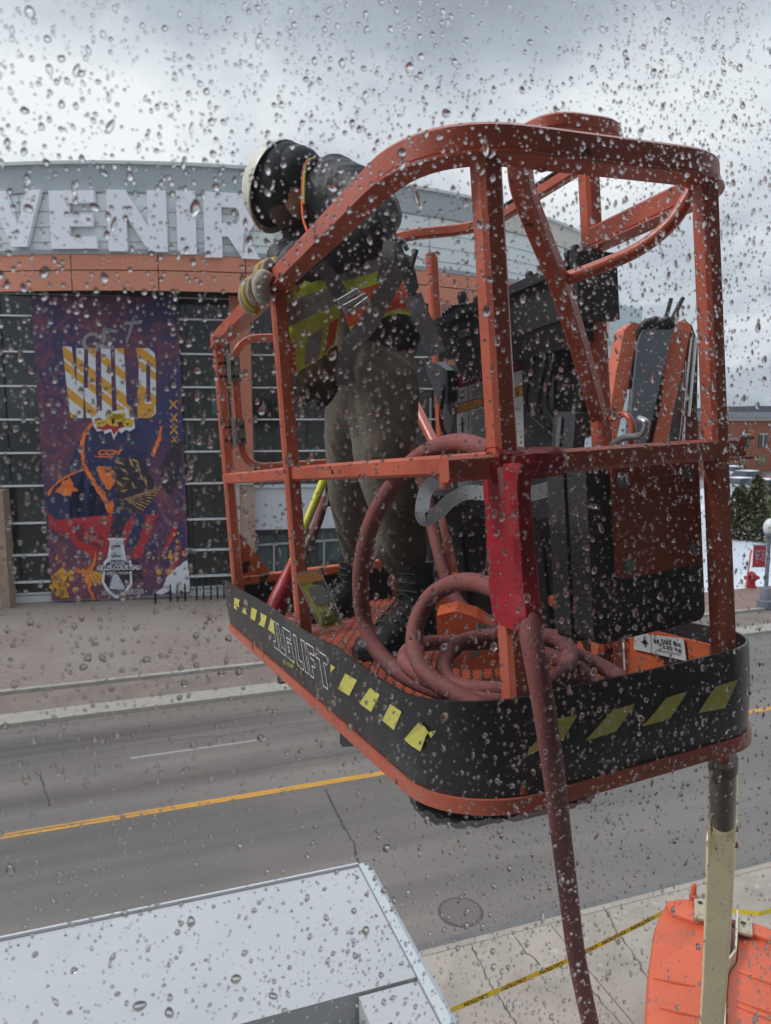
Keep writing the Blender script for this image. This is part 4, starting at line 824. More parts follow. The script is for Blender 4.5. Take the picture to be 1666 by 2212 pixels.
def rain():
    wm = bpy.data.materials.new('rain_water'); wm.use_nodes = True; T = wm.node_tree; T.nodes.clear()
    out = nd(T, 'ShaderNodeOutputMaterial'); g = nd(T, 'ShaderNodeBsdfGlass'); g.inputs['IOR'].default_value = 1.33; g.inputs['Roughness'].default_value = 0.0; T.links.new(g.outputs[0], out.inputs[0])
    rg = np.random.default_rng(11)
    NA, NR = 12, 4; prof = [(1.0, 0.0), (.94, .30), (.72, .68), (.40, .92)]      # radius, height of a droplet
    tv = []
    for r, h in prof:
        for k in range(NA): tv.append((r * math.cos(2 * math.pi * k / NA), r * math.sin(2 * math.pi * k / NA), h))
    tv.append((0, 0, 1.0)); tv.append((0, 0, 0)); tv = np.array(tv)
    tf = []
    for i in range(NR - 1):
        for k in range(NA): tf.append((i * NA + k, i * NA + (k + 1) % NA, (i + 1) * NA + (k + 1) % NA, (i + 1) * NA + k))
    tri = []
    for k in range(NA): tri.append(((NR - 1) * NA + k, (NR - 1) * NA + (k + 1) % NA, NR * NA)); tri.append(((k + 1) % NA, k, NR * NA + 1))
    placed = []; cell = {}
    def free(a, z, r):
        ka, kz = int(a / .006), int(z / .006)
        for i in range(-1, 2):
            for j in range(-1, 2):
                for (x, y, q) in cell.get((ka + i, kz + j), ()):
                    if (x - a) ** 2 + (y - z) ** 2 < (r + q) ** 2 * (1.1 if rg.random() < .85 else .45): return False
        return True
    a0, a1, z0, z1 = -.24, .70, 7.38, 8.42
    target = RAIN_N; tries = 0
    def dens(a, z):
        d = .62 + .55 * noise.noise(Vector((a * 9, z * 5, 1.3))) + .35 * noise.noise(Vector((a * 30, z * 22, 5.1)))
        d = max(d, .16) * (1.0 + .5 * max(0, (z - 7.85)) / .4) * (1 if z > 7.8 else .72)
        return d
    sizes = np.concatenate([np.exp(rg.normal(math.log(.0016), .26, int(target * .06))), np.exp(rg.normal(math.log(.00100), .28, int(target * .34))), np.exp(rg.normal(math.log(.00050), .32, int(target * .60)))])
    sizes = -np.sort(-sizes)
    for r in sizes:
        for _ in range(12):
            a = a0 + (a1 - a0) * rg.random(); z = z0 + (z1 - z0) * rg.random()
            if rg.random() > dens(a, z): continue
            if not free(a, z, r): continue
            placed.append((a, z, r)); cell.setdefault((int(a / .006), int(z / .006)), []).append((a, z, r)); break
    allv, q4, t3 = [], [], []; nv = len(tv)
    e, n, zz = np.array(SE), np.array(SN), np.array((0, 0, 1.0)); qf, tf3 = np.array(tf)[:, ::-1], np.array(tri)[:, ::-1]
    for i, (a, z, r) in enumerate(placed):
        el = 1 + max(0, rg.normal(.12, .22)) * (1.6 if r > .0007 else .8) + (rg.random() * 1.3 if rg.random() < .09 else 0); if_t = rg.normal(0, .25)
        h = r * rg.uniform(.50, .84)
        x, y, w_ = tv[:, 0].copy(), tv[:, 1].copy(), tv[:, 2].copy()
        an = np.arctan2(y, x); rr = 1 + .10 * np.sin(2 * an + rg.random() * 6.3) + .06 * np.sin(3 * an + rg.random() * 6.3)
        x *= rr; y *= rr
        x *= np.where(y > 0, 1 - .35 * np.clip(y, 0, 1) * rg.random(), 1)       # narrower at the top
        yy = y * el; bulge = -.18 * w_ * el * rg.random(); yy = yy + bulge * (1 - np.abs(y))
        ct, st_ = math.cos(if_t), math.sin(if_t); xr, yr = x * ct - yy * st_, x * st_ + yy * ct
        allv.append(np.array(S(a, PB + .0002, z))[None] + np.outer(xr * r, e) + np.outer(yr * r, zz) + np.outer(w_ * h, n))
        q4.append(qf + i * nv); t3.append(tf3 + i * nv)
    V = np.concatenate(allv); Q = np.concatenate(q4); T3 = np.concatenate(t3); c = V.mean(0); V = V - c
    me = bpy.data.meshes.new('raindrops'); me.vertices.add(len(V)); me.vertices.foreach_set('co', V.astype(np.float32).ravel())
    li = np.concatenate([Q.ravel(), T3.ravel()]); me.loops.add(len(li)); me.loops.foreach_set('vertex_index', li.astype(np.int32))
    ls = np.concatenate([np.arange(len(Q)) * 4, len(Q) * 4 + np.arange(len(T3)) * 3]); lt = np.concatenate([np.full(len(Q), 4), np.full(len(T3), 3)])
    me.polygons.add(len(ls)); me.polygons.foreach_set('loop_start', ls.astype(np.int32)); me.polygons.foreach_set('loop_total', lt.astype(np.int32))
    me.polygons.foreach_set('use_smooth', np.ones(len(ls), bool)); me.update(calc_edges=True); me.validate()
    me.set_sharp_from_angle(angle=R(75)); me.materials.append(wm)
    o = bpy.data.objects.new('raindrops', me); scn.collection.objects.link(o); o.location = Vector(c)
    tag(o, 'clear raindrops beaded all over the outside of the window pane', 'raindrops', kind='stuff')
    print('drops', len(placed))
RAIN_N = 34000
rain()

# ================================================================== BOOM LIFT
lift = thing('boom_lift', 'orange boom lift with its work basket raised right outside the window', 'boom lift', G(1540, 2330, .12))
def part(name, mb, m, parent=lift, **k): return mesh_obj(name, mb, m, parent, **k)
# ---- machine body on the sidewalk
HZ = 1.95
def hood(pix, z1=HZ, z0=.9, bev=.10):
    top = [G(x, y, z1) for x, y in pix]; c = sum(top, Vector()) / len(top); n = len(top); f = MB()
    rings = []
    for (k, dz) in ((1.0, z0 - z1), (1.0, -bev * 1.6), (.985, -bev * .7), (.955, -bev * .2), (.92, 0)):
        rings.append([c + (p - c) * k + Vector((0, 0, dz)) for p in top])
    vs = [p for r in rings for p in r]
    fs = [(i * n + q, i * n + (q + 1) % n, (i + 1) * n + (q + 1) % n, (i + 1) * n + q) for i in range(4) for q in range(n)] + [[4 * n + q for q in range(n)], list(range(n))[::-1]]
    f.add(vs, fs); return f
def px_fillet(pix, r=10): return [(p.x, p.y) for p in fillet([Vector((x, y, 0)) for x, y in pix + [pix[0], pix[1]]], r, 4)[1:-1]]
hl = part('hood', hood(px_fillet([(1412, 2000), (1434, 1948), (1480, 1944), (1525, 1962), (1532, 2020), (1541, 2060), (1540, 2130), (1530, 2420), (1390, 2420), (1392, 2200), (1398, 2100)], 14)), HOOD, smooth=50)
hr = part('hood', hood(px_fillet([(1592, 1990), (1640, 2000), (1710, 2028), (1790, 2070), (1840, 2420), (1562, 2420), (1566, 2160), (1570, 2100), (1590, 2076)], 14)), HOOD, smooth=50)
def rib(x0, y0, x1, y1, t=.035, z=HZ):
    f = MB(); f.tube([G(x0, y0, z), G((x0 + x1) / 2, (y0 + y1) / 2, z), G(x1, y1, z)], t, 10, scales=[.5, 1, .5]); return f
for a in ((1412, 2112, 1500, 2130), (1425, 2176, 1512, 2196), (1408, 2215, 1510, 2232)): part('rib', rib(*a), HOOD, hl)
for a in ((1596, 2098, 1680, 2130), (1592, 2160, 1700, 2200), (1590, 2172, 1690, 2212)): part('rib', rib(*a), HOOD, hr)
# raised shoulders of the hoods (the darker step line)
part('shoulder', hood(px_fillet([(1436, 1946), (1480, 1940), (1527, 1955), (1530, 1990), (1500, 1990), (1446, 1970)], 8), HZ + .05, HZ - .1, .03), HOOD, hl, smooth=50)
part('shoulder', hood(px_fillet([(1592, 1984), (1640, 1996), (1712, 2024), (1708, 2044), (1620, 2016), (1594, 2008)], 8), HZ + .05, HZ - .1, .03), HOOD, hr, smooth=50)
TANB = mat('tan_bracket', (.42, .36, .25), .45, metal=.2)
for pix, sl in (([(1500, 1940), (1530, 1944), (1532, 1988), (1500, 1982)], (1513, 1950)), ([(1590, 1980), (1624, 1986), (1626, 2020), (1590, 2012)], (1606, 1994))):
    f = MB(); f.prism([G(x, y, HZ + .09) for x, y in pix], (0, 0, -.03)); o = part('lifting_bracket', f, TANB, smooth=0)
    c = G(*sl, HZ + .092); f = MB(); f.tube([c, c + Vector((0, 0, .003)), c + Vector((0, 0, .004))], .03, 12); part('slot', f, BOLT, o)
for pix in ([(1532, 1946), (1528, 1990), (1524, 2040), (1541, 2062), (1540, 2130), (1528, 2420)], [(1592, 1984), (1590, 2050), (1588, 2070), (1572, 2092), (1566, 2150), (1560, 2420)]):
    f = MB(); f.rtube([G(x, y, HZ + .02) for x, y in pix], .02, .22); part('edge_seal', f, mat('cream_edge', (.62, .57, .45), .5), smooth=0)
f = MB(); g = G(1498, 1936, HZ); f.tube([g + Vector((0, 0, z)) for z in (-.1, .02, .03, .14, .17)], .05, 14, scales=[1, 1, .7, .7, .3]); part('beacon', f, HOOD)
f = MB(); f.prism([G(x, y, 1.3) for x, y in ((1535, 1975), (1600, 1990), (1580, 2420), (1525, 2420))], (0, 0, -.8)); part('turntable', f, mat('dark_red_deck', (.12, .02, .02), .6), smooth=0)
f = MB()
for (x, y) in ((1555, 2100), (1560, 2160), (1562, 2040)): c = G(x, y, 1.3); f.cyl(c, c + Vector((.02, .0, .18)), .07, 10); f.tube(spline([c, c + Vector((.1, .1, .25)), c + Vector((.12, -.2, .2)), c + Vector((0, -.4, .05))]), .018, 8)
part('hydraulic_hose', f, BOLT)
bx, by = G(1560, 2300, 0).xy
f = MB(); yv = (G(1560, 1980, .5) - G(1560, 2300, .5)); yv.z = 0; yv.normalize(); xv = Vector((yv.y, -yv.x, 0)); C0 = Vector((bx, by, 0))
def CH(x, y, z): return C0 + xv * x + yv * y + Vector((0, 0, z))
f.xf = CH; f.box(-.75, .75, -1.5, .9, .42, .80); part('chassis', f, ORANGE, smooth=0)
for sx in (-.68, .68):
    for sy in (-1.3, .55):
        f = MB(CH); f.cyl((sx - .14, sy, .50), (sx + .14, sy, .50), .38, 24); o = part('wheel', f, BLACK); f = MB(CH); f.cyl((sx - .15, sy, .50), (sx + .15, sy, .50), .2, 16); part('rim', f, CREAM, o)
# ---- boom and jib
def boom_box(name, px_list, w_, h_, m_, par=lift):
    f = MB(); f.rtube([P(*q) for q in px_list], w_, h_, up=(-.45, -.85, .35), ch=.08); return part(name, f, m_, par, smooth=25)
bm_ = boom_box('boom', [(1560, 1792, 5.0), (1553, 1960, 5.4), (1546, 2100, 5.8), (1538, 2212, 6.15), (1532, 2290, 6.45)], .175, .24, CREAM)
K0 = [P(1562, 1775, 4.9), P(1561, 1815, 5.02)]
f = MB(); f.rtube([P(1561, 1772, 4.85), P(1560, 1822, 4.95)], .155, .26, up=(-.45, -.85, .35), ch=.06); part('knuckle', f, CREAM, bm_, smooth=25)
f = MB(); f.rtube([P(1561, 1780, 4.72), P(1561, 1783, 4.72)], .15, .02, up=(0, 0, 1)); part('weld_line', f, BOLT, bm_, smooth=0)
jb = MB()
for sx in (-1, 1):
    jb.rtube([P(1563 + sx * 27.5, 1560, 4.3), P(1563 + sx * 28, 1640, 4.45), P(1562 + sx * 27, 1770, 4.8), P(1560 + sx * 25, 1835, 5.0)], .014, .22, up=(-.45, -.85, .35), ch=.1)
jb.rtube([P(1541, 1772, 4.72), P(1586, 1780, 4.76)], .05, .05)
jib = part('jib', jb, CREAM, smooth=25)
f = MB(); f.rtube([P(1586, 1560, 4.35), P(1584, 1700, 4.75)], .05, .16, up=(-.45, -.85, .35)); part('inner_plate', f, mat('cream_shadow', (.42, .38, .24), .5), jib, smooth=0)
f = MB(); f.cyl(P(1562, 1655, 4.2), P(1561, 1775, 4.6), .068, 18); f.cyl(P(1562, 1636, 4.1), P(1562, 1660, 4.15), .078, 16); cy = part('hydraulic_cylinder', f, mat('worn_black_steel', (.045, .03, .027), .35, metal=.4, var=.5, vscale=9))
f = MB(); f.cyl(P(1561, 1560, 3.95), P(1562, 1640, 4.1), .03, 14); part('piston_rod', f, mat('red_oxide_rod', (.30, .06, .045), .4), cy)
f = MB(); f.tube(spline([P(1530, 1622, 3.9), P(1541, 1640, 4.0), P(1536, 1660, 4.1), P(1545, 1690, 4.2)]), .012, 8); f.tube(spline([P(1515, 1618, 3.8), P(1535, 1630, 3.9), P(1552, 1650, 4.0)]), .01, 8)
f.tube(spline([P(1543, 1765, 4.6), P(1553, 1755, 4.55), P(1566, 1768, 4.55), P(1578, 1752, 4.6)]), .012, 8); part('hydraulic_hose', f, BOLT, jib)
for sx in (-1, 1):
    f = MB()
    for (yy, dd) in ((1790, 4.8), (1825, 4.92)): f.cyl(P(1561 + sx * 24, yy, dd), P(1561 + sx * 31, yy, dd), .022, 8)
    part('pivot_bolt', f, mat('rusty_bolt', (.2, .06, .03), .7), jib)
# ---- mast with hose loops standing behind the basket
D_ = 3.15
def slab(pix, d, th, m_, name, par=lift, sm=0):
    f = MB(); f.prism([P(x, y, d) for x, y in pix], (0, th, 0)); return part(name, f, m_, par, smooth=sm)
mo = slab([(1318, 1010), (1352, 860), (1384, 700), (1368, 695), (1349, 712), (1332, 800), (1298, 1010)], D_, .14, mat('salmon_orange', (.62, .155, .085), .5, var=.06), 'mast_channel')
slab([(1352, 1010), (1382, 1010), (1455, 712), (1388, 712), (1378, 745)], D_ - .04, .05, GREYP, 'cover_panel')
f = MB(); f.prism([P(x, y, D_ - .02) for x, y in ((1366, 840), (1376, 742), (1390, 716), (1378, 730), (1360, 830))], (0, .2, 0)); part('panel_gap', f, BOLT, smooth=0)
slab([(1444, 716), (1478, 690), (1494, 702), (1430, 1010), (1396, 1010), (1410, 960), (1428, 880)], D_ - .02, .16, MATS['salmon_orange'], 'mast_channel')
slab([(1400, 1000), (1430, 860), (1452, 720), (1444, 716), (1424, 850), (1392, 1000)], D_, .12, BOLT, 'channel_inner')
f = MB(); f.cyl(P(1474, 1010, D_), P(1478, 780, D_), .010, 12); f.cyl(P(1481, 900, D_), P(1496, 730, D_), .020, 12); f.cyl(P(1466, 990, D_), P(1492, 760, D_), .012, 12); part('chrome_rod', f, mat('chrome', (.6, .6, .6), .15, metal=1))
f = MB(); f.prism([P(x, y, D_ + .05) for x, y in ((1470, 960), (1505, 960), (1508, 740), (1494, 700), (1486, 720), (1496, 790))], (0, .14, 0)); part('mast_back', f, BLACKP, smooth=0)
slab([(1474, 1010), (1508, 1010), (1508, 900), (1486, 880)], D_ + .02, .1, mat('dark_red_bracket', (.15, .025, .02), .6), 'mast_bracket')
for k in range(6):
    x0 = 1382 + k * 9; f = MB(); f.tube(spline([P(x0 - 6, 740, D_ + .03), P(x0 + 2, 712 - k % 2 * 4, D_ - .02), P(x0 + 14, 697 - k % 3 * 3, D_ - .03), P(x0 + 28, 700 + k, D_), P(x0 + 34, 735, D_ + .05), P(x0 + 30, 770, D_ + .07)]), .016, 8); part('hydraulic_hose', f, BLACKP, mo)
for (x0, y0, x1, y1) in ((1434, 712, 1450, 645), (1440, 715, 1476, 643), (1437, 735, 1472, 650)): f = MB(); f.tube([P(x0, y0, D_), P((x0 + x1) / 2 - 1, (y0 + y1) / 2, D_), P(x1, y1, D_)], .009, 8); part('cable_end', f, BLACKP, mo)

# ---- basket
HT = 1.175; RW, RH = .042, .052
def around(off, n=9, r0=.17, r1=.11, v_end=.75, u_end=1.93):
    pts = [Vector((u_end, -off, 0))]
    for i in range(14): pts.append(Vector((u_end - (u_end - .20) * (i + 1) / 15, -off, 0)))
    for i in range(n + 1): a = math.pi / 2 * i / n; pts.append(Vector((.17 - (.17 + off) * math.sin(a), .17 - (.17 + off) * math.cos(a), 0)))
    for i in range(6): pts.append(Vector((-off, .17 + (.62 - .17) * (i + 1) / 6.5, 0)))
    for i in range(n + 1): a = math.pi / 2 * i / n; pts.append(Vector((.12 - (.12 + off) * math.cos(a), .64 + (.11 + off) * math.sin(a), 0)))
    pts.append(Vector((.25, .75 + off, 0))); pts.append(Vector((.42, .75 + off, 0)))
    return pts
fp_ = around(-.006); fp_[0].x = 1.91; fp_.append(Vector((1.91, .744, 0)))
f = MB(B); f.prism([p + Vector((0, 0, .012)) for p in fp_], (0, 0, .018)); basket = part('floor', f, mat('dark_deck', (.035, .014, .012), .6, var=.3, vscale=8), smooth=0)
def inside(u, v):
    if u < .17 and v < .17: return math.hypot(u - .17, v - .17) < .155
    if u < .12 and v > .62: return math.hypot(u - .12, v - .62) < .10
    return True
# expanded metal tread: rows of small slanted bars
f = MB(B); r2 = np.random.default_rng(3)
for i in range(62):
    u = .035 + i * .0302
    for j in range(21):
        v = .022 + j * .0345 + (i % 2) * .017
        if not inside(u, v): continue
        f.add([(u - .006, v, .031), (u + .003, v - .002, .038), (u + .0065, v + .026, .038), (u - .002, v + .028, .031)], [(0, 1, 2, 3)])
part('tread_mesh', f, mat('tread_orange', (.50, .095, .042), .6, var=.35, vscale=9, dirt=((.16, .03, .02), 7, .52, .15)), basket, smooth=0)
# curved rubber skirt (toe board)
sk = around(.012); f = MB(B); n = len(sk); L_ = 0; ztop = []
for i, p in enumerate(sk):
    if i: L_ += (p - sk[i - 1]).length
    ztop.append(.198 + .005 * math.sin(L_ * 3.1) + .002 * math.sin(L_ * 9.7 + 1) + .010 * math.exp(-((L_ - 1.42) / .12) ** 2))
H_ = 6
for side in (0, 1):
    for i, p in enumerate(sk):
        nrm = ((sk[min(i + 1, n - 1)] - sk[max(i - 1, 0)]).normalized()).cross(Vector((0, 0, 1))).normalized()
        nrm = nrm if (p - Vector((.6, .37, 0))).dot(nrm) > 0 else -nrm
        for k in range(H_ + 1):
            t = k / H_; bow = .006 * math.sin(math.pi * t) + .010 * t * t
            q = p + nrm * (bow - side * .006); f.v.append(B(q.x, q.y, .006 + (ztop[i] - .006) * t))
m1 = n * (H_ + 1)
for i in range(n - 1):
    for k in range(H_):
        a = i * (H_ + 1) + k; b = a + H_ + 1; f.f.append([a, b, b + 1, a + 1]); f.mi.append(0); f.f.append([m1 + a, m1 + a + 1, m1 + b + 1, m1 + b]); f.mi.append(0)
    a = i * (H_ + 1) + H_; b = a + H_ + 1; f.f.append([a, b, m1 + b, m1 + a]); f.mi.append(0)
skirt = part('toe_board', f, mat('black_skirt', (.020, .021, .024), .34, var=.5, vscale=5, bump=.15, bscale=18, wear=((.075, .08, .085), 9, .60, .14), dirt=((.05, .055, .06), 2.5, .5, .2), spec=.5, stretch=(1, 1, .5)), smooth=60)
f = MB(B); f.sweep([(p.x, p.y, 0) for p in around(.014)], [(.007, -.012), (.007, .016), (-.006, .016), (-.006, -.012)]); part('floor_rim', f, ORANGE, smooth=50)
# decals on the skirt
def skin_off(w_): t = (w_ - .006) / .191; return -(.012 + .006 * math.sin(math.pi * t) + .010 * t * t)
def skin_left(u, w_): return Vector((u, skin_off(w_), w_))
def skin_right(v, w_): return Vector((skin_off(w_), v, w_))
def decal(polys, fn, m_, name, o=.0014, par=skirt):
    f = MB()
    for pl in polys:
        pts = []
        for a, b in zip(pl, pl[1:] + pl[:1]):
            pts.append(a); pts.append(((a[0] + b[0]) / 2, (a[1] + b[1]) / 2))
        vs = [fn(*p) for p in pts]; vs = [(B(v_.x - (o if fn is skin_right else 0), v_.y - (o if fn is skin_left else 0), v_.z)) for v_ in vs]
        f.add(vs, [tuple(range(len(vs)))])
    return part(name, f, m_, par, smooth=0)
def pixL(pts): return [tuple(BP(x, y, 1, -.026)[k] for k in (0, 2)) for x, y in pts]
def pixR(pts): return [tuple(BP(x, y, 0, -.026)[k] for k in (1, 2)) for x, y in pts]
for q in ([(505, 1291), (517, 1296), (514, 1305), (516, 1312), (509, 1310), (511, 1318), (503, 1314)], [(523, 1300), (534, 1306), (529, 1318), (532, 1329), (521, 1323), (525, 1311)], [(542, 1312), (554, 1318), (549, 1342), (539, 1336)], [(561, 1324), (575, 1331), (569, 1356), (556, 1349), (562, 1340)], [(584, 1335), (590, 1345), (591, 1371), (577, 1360)],
          [(744, 1455), (769, 1470), (751, 1504), (726, 1488)], [(797, 1486), (818, 1501), (798, 1539), (773, 1520)], [(841, 1521), (865, 1538), (847, 1578), (822, 1557)]):
    decal([pixL(q)], skin_left, YELLOWD, 'hazard_square')
decal([pixL([(712, 1435), (722, 1442), (713, 1452), (712, 1462)])], skin_left, YELLOWD, 'hazard_square')
decal([pixL([(604, 1424), (640, 1432), (646, 1440), (650, 1465), (634, 1448), (606, 1436)])], skin_left, mat('worn_yellow', (.3, .27, .05), .5, wear=((.02, .02, .02), 60, .45, .03)), 'worn_decal')
for q in ([(1205, 1553), (1250, 1545), (1218, 1600), (1145, 1633), (1144, 1622)], [(1330, 1530), (1340, 1532), (1374, 1521), (1334, 1582), (1268, 1602)], [(1443, 1508), (1488, 1494), (1451, 1554), (1392, 1571)], [(1548, 1484), (1597, 1469), (1571, 1531), (1512, 1542)]):
    decal([pixR(q)], skin_right, YELLOWD, 'hazard_square')
# torn yellow piece on the rounded corner: project on the corner cylinder
def corner_pt(px, py):
    c2 = (.17, .17); rr = .17 + .026; r = wray(px, py); o = toB(CAM); d = toB(CAM + r) - o; ox, oy = o.x - c2[0], o.y - c2[1]
    a = d.x ** 2 + d.y ** 2; b = 2 * (ox * d.x + oy * d.y); c = ox ** 2 + oy ** 2 - rr * rr; t = (-b - math.sqrt(max(0, b * b - 4 * a * c))) / (2 * a); return B(o + d * t)
f = MB(); tp_ = [(904, 1561), (918, 1570), (926, 1582), (920, 1590), (916, 1602), (908, 1623), (888, 1610), (873, 1597)]; f.add([corner_pt(*p) for p in tp_], [tuple(range(8))]); f.add([corner_pt(*p) for p in ((925, 1583), (930, 1580), (943, 1578), (931, 1594))], [(0, 1, 2, 3)]); part('hazard_square', f, YELLOWD, skirt, smooth=0)
# JLG LIFT in white outline letters
def outline(poly, fn, t=.0019, closed=True):
    f = MB(); pts = [Vector((x, y, 0)) for x, y in poly]; m = len(pts)
    for i in range(m if closed else m - 1):
        a, b = pts[i], pts[(i + 1) % m]; d = (b - a).normalized(); nn = Vector((-d.y, d.x, 0)) * t; a = a - d * t; b = b + d * t
        vs = [fn(p.x, p.y) for p in (a - nn, b - nn, b + nn, a + nn)]; f.add([B(v_.x, v_.y - .0018, v_.z) for v_ in vs], [(0, 1, 2, 3)])
    return f
JL = {'J': [(601, 1342), (613, 1346), (609, 1378), (604, 1406), (588, 1393), (590, 1386), (598, 1388)], 'L': [(611, 1345), (620, 1351), (612, 1392), (622, 1398), (620, 1412), (604, 1404)],
      'G': [(622, 1392), (634, 1358), (655, 1370), (652, 1384), (637, 1376), (630, 1402), (642, 1408), (644, 1398), (638, 1394), (640, 1386), (654, 1393), (650, 1432), (622, 1412)],
      'L2': [(668, 1385), (678, 1392), (672, 1432), (694, 1445), (690, 1460), (660, 1440)], 'I': [(687, 1400), (698, 1400), (694, 1470), (683, 1462)],
      'F': [(700, 1402), (724, 1416), (720, 1430), (708, 1424), (706, 1436), (716, 1442), (714, 1454), (704, 1448), (700, 1478), (692, 1472)], 'T': [(720, 1416), (748, 1432), (744, 1446), (736, 1442), (732, 1490), (722, 1484), (728, 1437), (718, 1430)]}
# place them evenly along the measured stretch u 1.12 .. 0.60
us = {'J': (1.165, 1.11), 'L': (1.095, 1.035), 'G': (1.02, .94), 'L2': (.905, .845), 'I': (.83, .798), 'F': (.782, .715), 'T': (.70, .61)}
GL = {'J': [(.6, 1), (1, 1), (1, 0), (.0, .0), (0, .22), (.55, .26)], 'L': [(0, 1), (.45, 1), (.45, .24), (1, .24), (1, 0), (0, 0)], 'G': [(0, 1), (1, 1), (1, .72), (.4, .72), (.4, .26), (.62, .26), (.62, .42), (.5, .42), (.5, .6), (1, .6), (1, 0), (0, 0)],
      'I': [(0, 1), (1, 1), (1, 0), (0, 0)], 'F': [(0, 1), (1, 1), (1, .76), (.45, .76), (.45, .6), (.85, .6), (.85, .38), (.45, .38), (.45, 0), (0, 0)], 'T': [(0, 1), (1, 1), (1, .76), (.7, .76), (.7, 0), (.3, 0), (.3, .76), (0, .76)]}
WOUT = mat('white_line', (.66, .68, .68), .5)
for k, (ua, ub) in us.items():
    g_ = GL['L' if k == 'L2' else k]; part('letter', outline([(ua + (ub - ua) * x - .012 * (1 - y), .078 + .088 * y) for x, y in g_], skin_left), WOUT, skirt, smooth=0)
# posts
def post(u, v, z0, z1, w_=.044, d_=.040, name='post', m_=ORANGE):
    f = MB(B); f.rtube([(u, v, z0), (u, v, (z0 + z1) / 2), (u, v, z1)], w_, d_, up=(1, 0, 0)); return part(name, f, m_, smooth=25)
post(.012, .145, .02, 1.155, .046, .046); post(.965, .025, .02, 1.155, .042, .038); post(1.9, .025, .02, 1.18, .042, .042); post(.012, .652, .02, 1.155, .042, .042)
post(.475, .745, .02, 1.37, .046, .046); post(1.385, .745, .02, 1.40, .040, .040); post(1.9, .735, .02, 1.18)
# top rail: rounded loop, open at the gate end
tr = fillet([(1.925, .022, HT), (.0, .022, HT), (.0, .735, HT), (.45, .735, HT)], [0, .20, .16, 0], 10)
tr = [Vector(p) for p in [(1.925, .022, HT)] + [(1.925 - 1.7 * i / 8, .022, HT) for i in range(1, 8)]] + tr[1:]
f = MB(B); f.rtube(tr, RW, RH, ch=.16); part('top_rail', f, ORANGE, smooth=35)
f = MB(B); f.rtube([p + Vector((0, 0, .0)) + Vector((0, 0, -RH / 2 - .003)) for p in tr], .058, .006, ch=.1); part('rail_flange', f, ORANGE, smooth=35)
f = MB(B); f.rtube([(1.93, .022, .616), (1.45, .024, .617), (.965, .036, .620), (.5, .075, .620), (.018, .128, .618)], .036, .042); mid1 = part('mid_rail', f, ORANGE, smooth=25)
f = MB(B); f.rtube([(.01, .025, .613), (.01, .30, .613), (.01, .705, .613)], .036, .044); part('mid_rail', f, ORANGE, smooth=25)
f = MB(B); f.rtube([(.03, .742, .613), (1.9, .742, .613)], .036, .04); part('mid_rail', f, ORANGE, smooth=25)
f = MB(B); f.box(-.012, .030, .706, .735, .628, .634); f.box(-.012, .03, .706, .730, .588, .594); part('rail_end_plate', f, ORANGE, smooth=0)
# end face with the gate
f = MB(B); f.rtube([(1.915, .03, .19), (1.915, .74, .19)], .035, .04); f.rtube([(1.9, .742, .185), (.5, .742, .185)], .035, .035); part('low_rail', f, ORANGE_RUST, smooth=25)
f = MB(B); f.prism([(1.915, .045, .21), (1.915, .045, .40), (1.915, .17, .21)], (.006, 0, 0)); part('gusset', f, ORANGE_RUST, smooth=0)
gt = MB(B); gt.rtube(fillet([(1.915, .09, .85), (1.915, .09, 1.185), (1.915, .69, 1.185), (1.915, .69, .655), (1.915, .09, .655), (1.915, .09, .86)], [0, .12, .12, .12, .12, 0], 8), .03, .034, up=(1, 0, 0)); gate = part('gate', gt, ORANGE, smooth=35)
for zc in (1.055, .80):
    f = MB(B); f.box(1.885, 1.893, .012, .052, zc - .055, zc + .055); f.box(1.885, 1.893, .062, .105, zc - .05, zc + .05); hg = part('hinge', f, ZINC, gate, smooth=0)
    f = MB(B); f.cyl((1.884, .057, zc - .06), (1.884, .057, zc + .06), .008, 10); part('hinge_pin', f, STEEL, gate)
    f = MB(B)
    for vv in (.024, .040, .076, .093):
        for zz in (-.03, .022): f.cyl((1.878, vv, zc + zz), (1.888, vv, zc + zz), .0065, 8)
    part('bolt', f, BOLT, gate)
f = MB(B); f.rtube([(1.91, .545, .60), (1.91, .545, .86)], .03, .03); part('stub_post', f, ORANGE, smooth=25)
# far toe plate with capacity label
CORR = ORANGE_RUST
f = MB(B); f.box(1.35, 1.74, .748, .756, .02, .17); f.box(.52, 1.30, .748, .756, .02, .10); f.box(.10, .43, .748, .756, .02, .165); part('far_toe_plate', f, CORR, smooth=0)
f = MB(B); f.box(.52, 1.9, .752, .758, .02, .18); f.box(1.918, 1.924, .04, .74, .02, .175); part('inner_toe_board', f, BLACK, smooth=0)
def label_plate(name, quad, axis, val, m_, par=lift, texts=(), o=.002, lines=(), sgn=-1):
    """flat sticker: quad given in pixels on a basket plane; texts (string, x0, y0, x1, y1) in 0..1 of the plate"""
    q = [BP(x, y, axis, val) for x, y in quad]; nv = Vector((0, 0, 0)); nv[axis] = sgn
    f = MB(); f.prism([B(p) for p in q], (B(nv * .0015) - B(0, 0, 0))); pl = part(name, f, m_, par, smooth=0)
    fn = quadmap(q)
    for s_, x0, y0, x1, y1, mm in texts:
        f = MB(); fq = lambda x, y: B(fn(x0 + (x1 - x0) * x, y0 + (y1 - y0) * y) + nv * (.0015 + o)); add_text(f, s_, fq, .01); part('lettering', f, mm, pl, smooth=0)
    f = MB()
    for (x0, y0, x1, y1) in lines: f.add([B(fn(x, y) + nv * (.0015 + o)) for x, y in ((x0, y0), (x1, y0), (x1, y1), (x0, y1))], [(0, 1, 2, 3)])
    if lines: part('print_line', f, BOLT, pl, smooth=0)
    return pl
label_plate('capacity_label', [(1372, 1412), (1478, 1432), (1502, 1396), (1472, 1372), (1372, 1368)], 1, .742, WHITED) if False else None
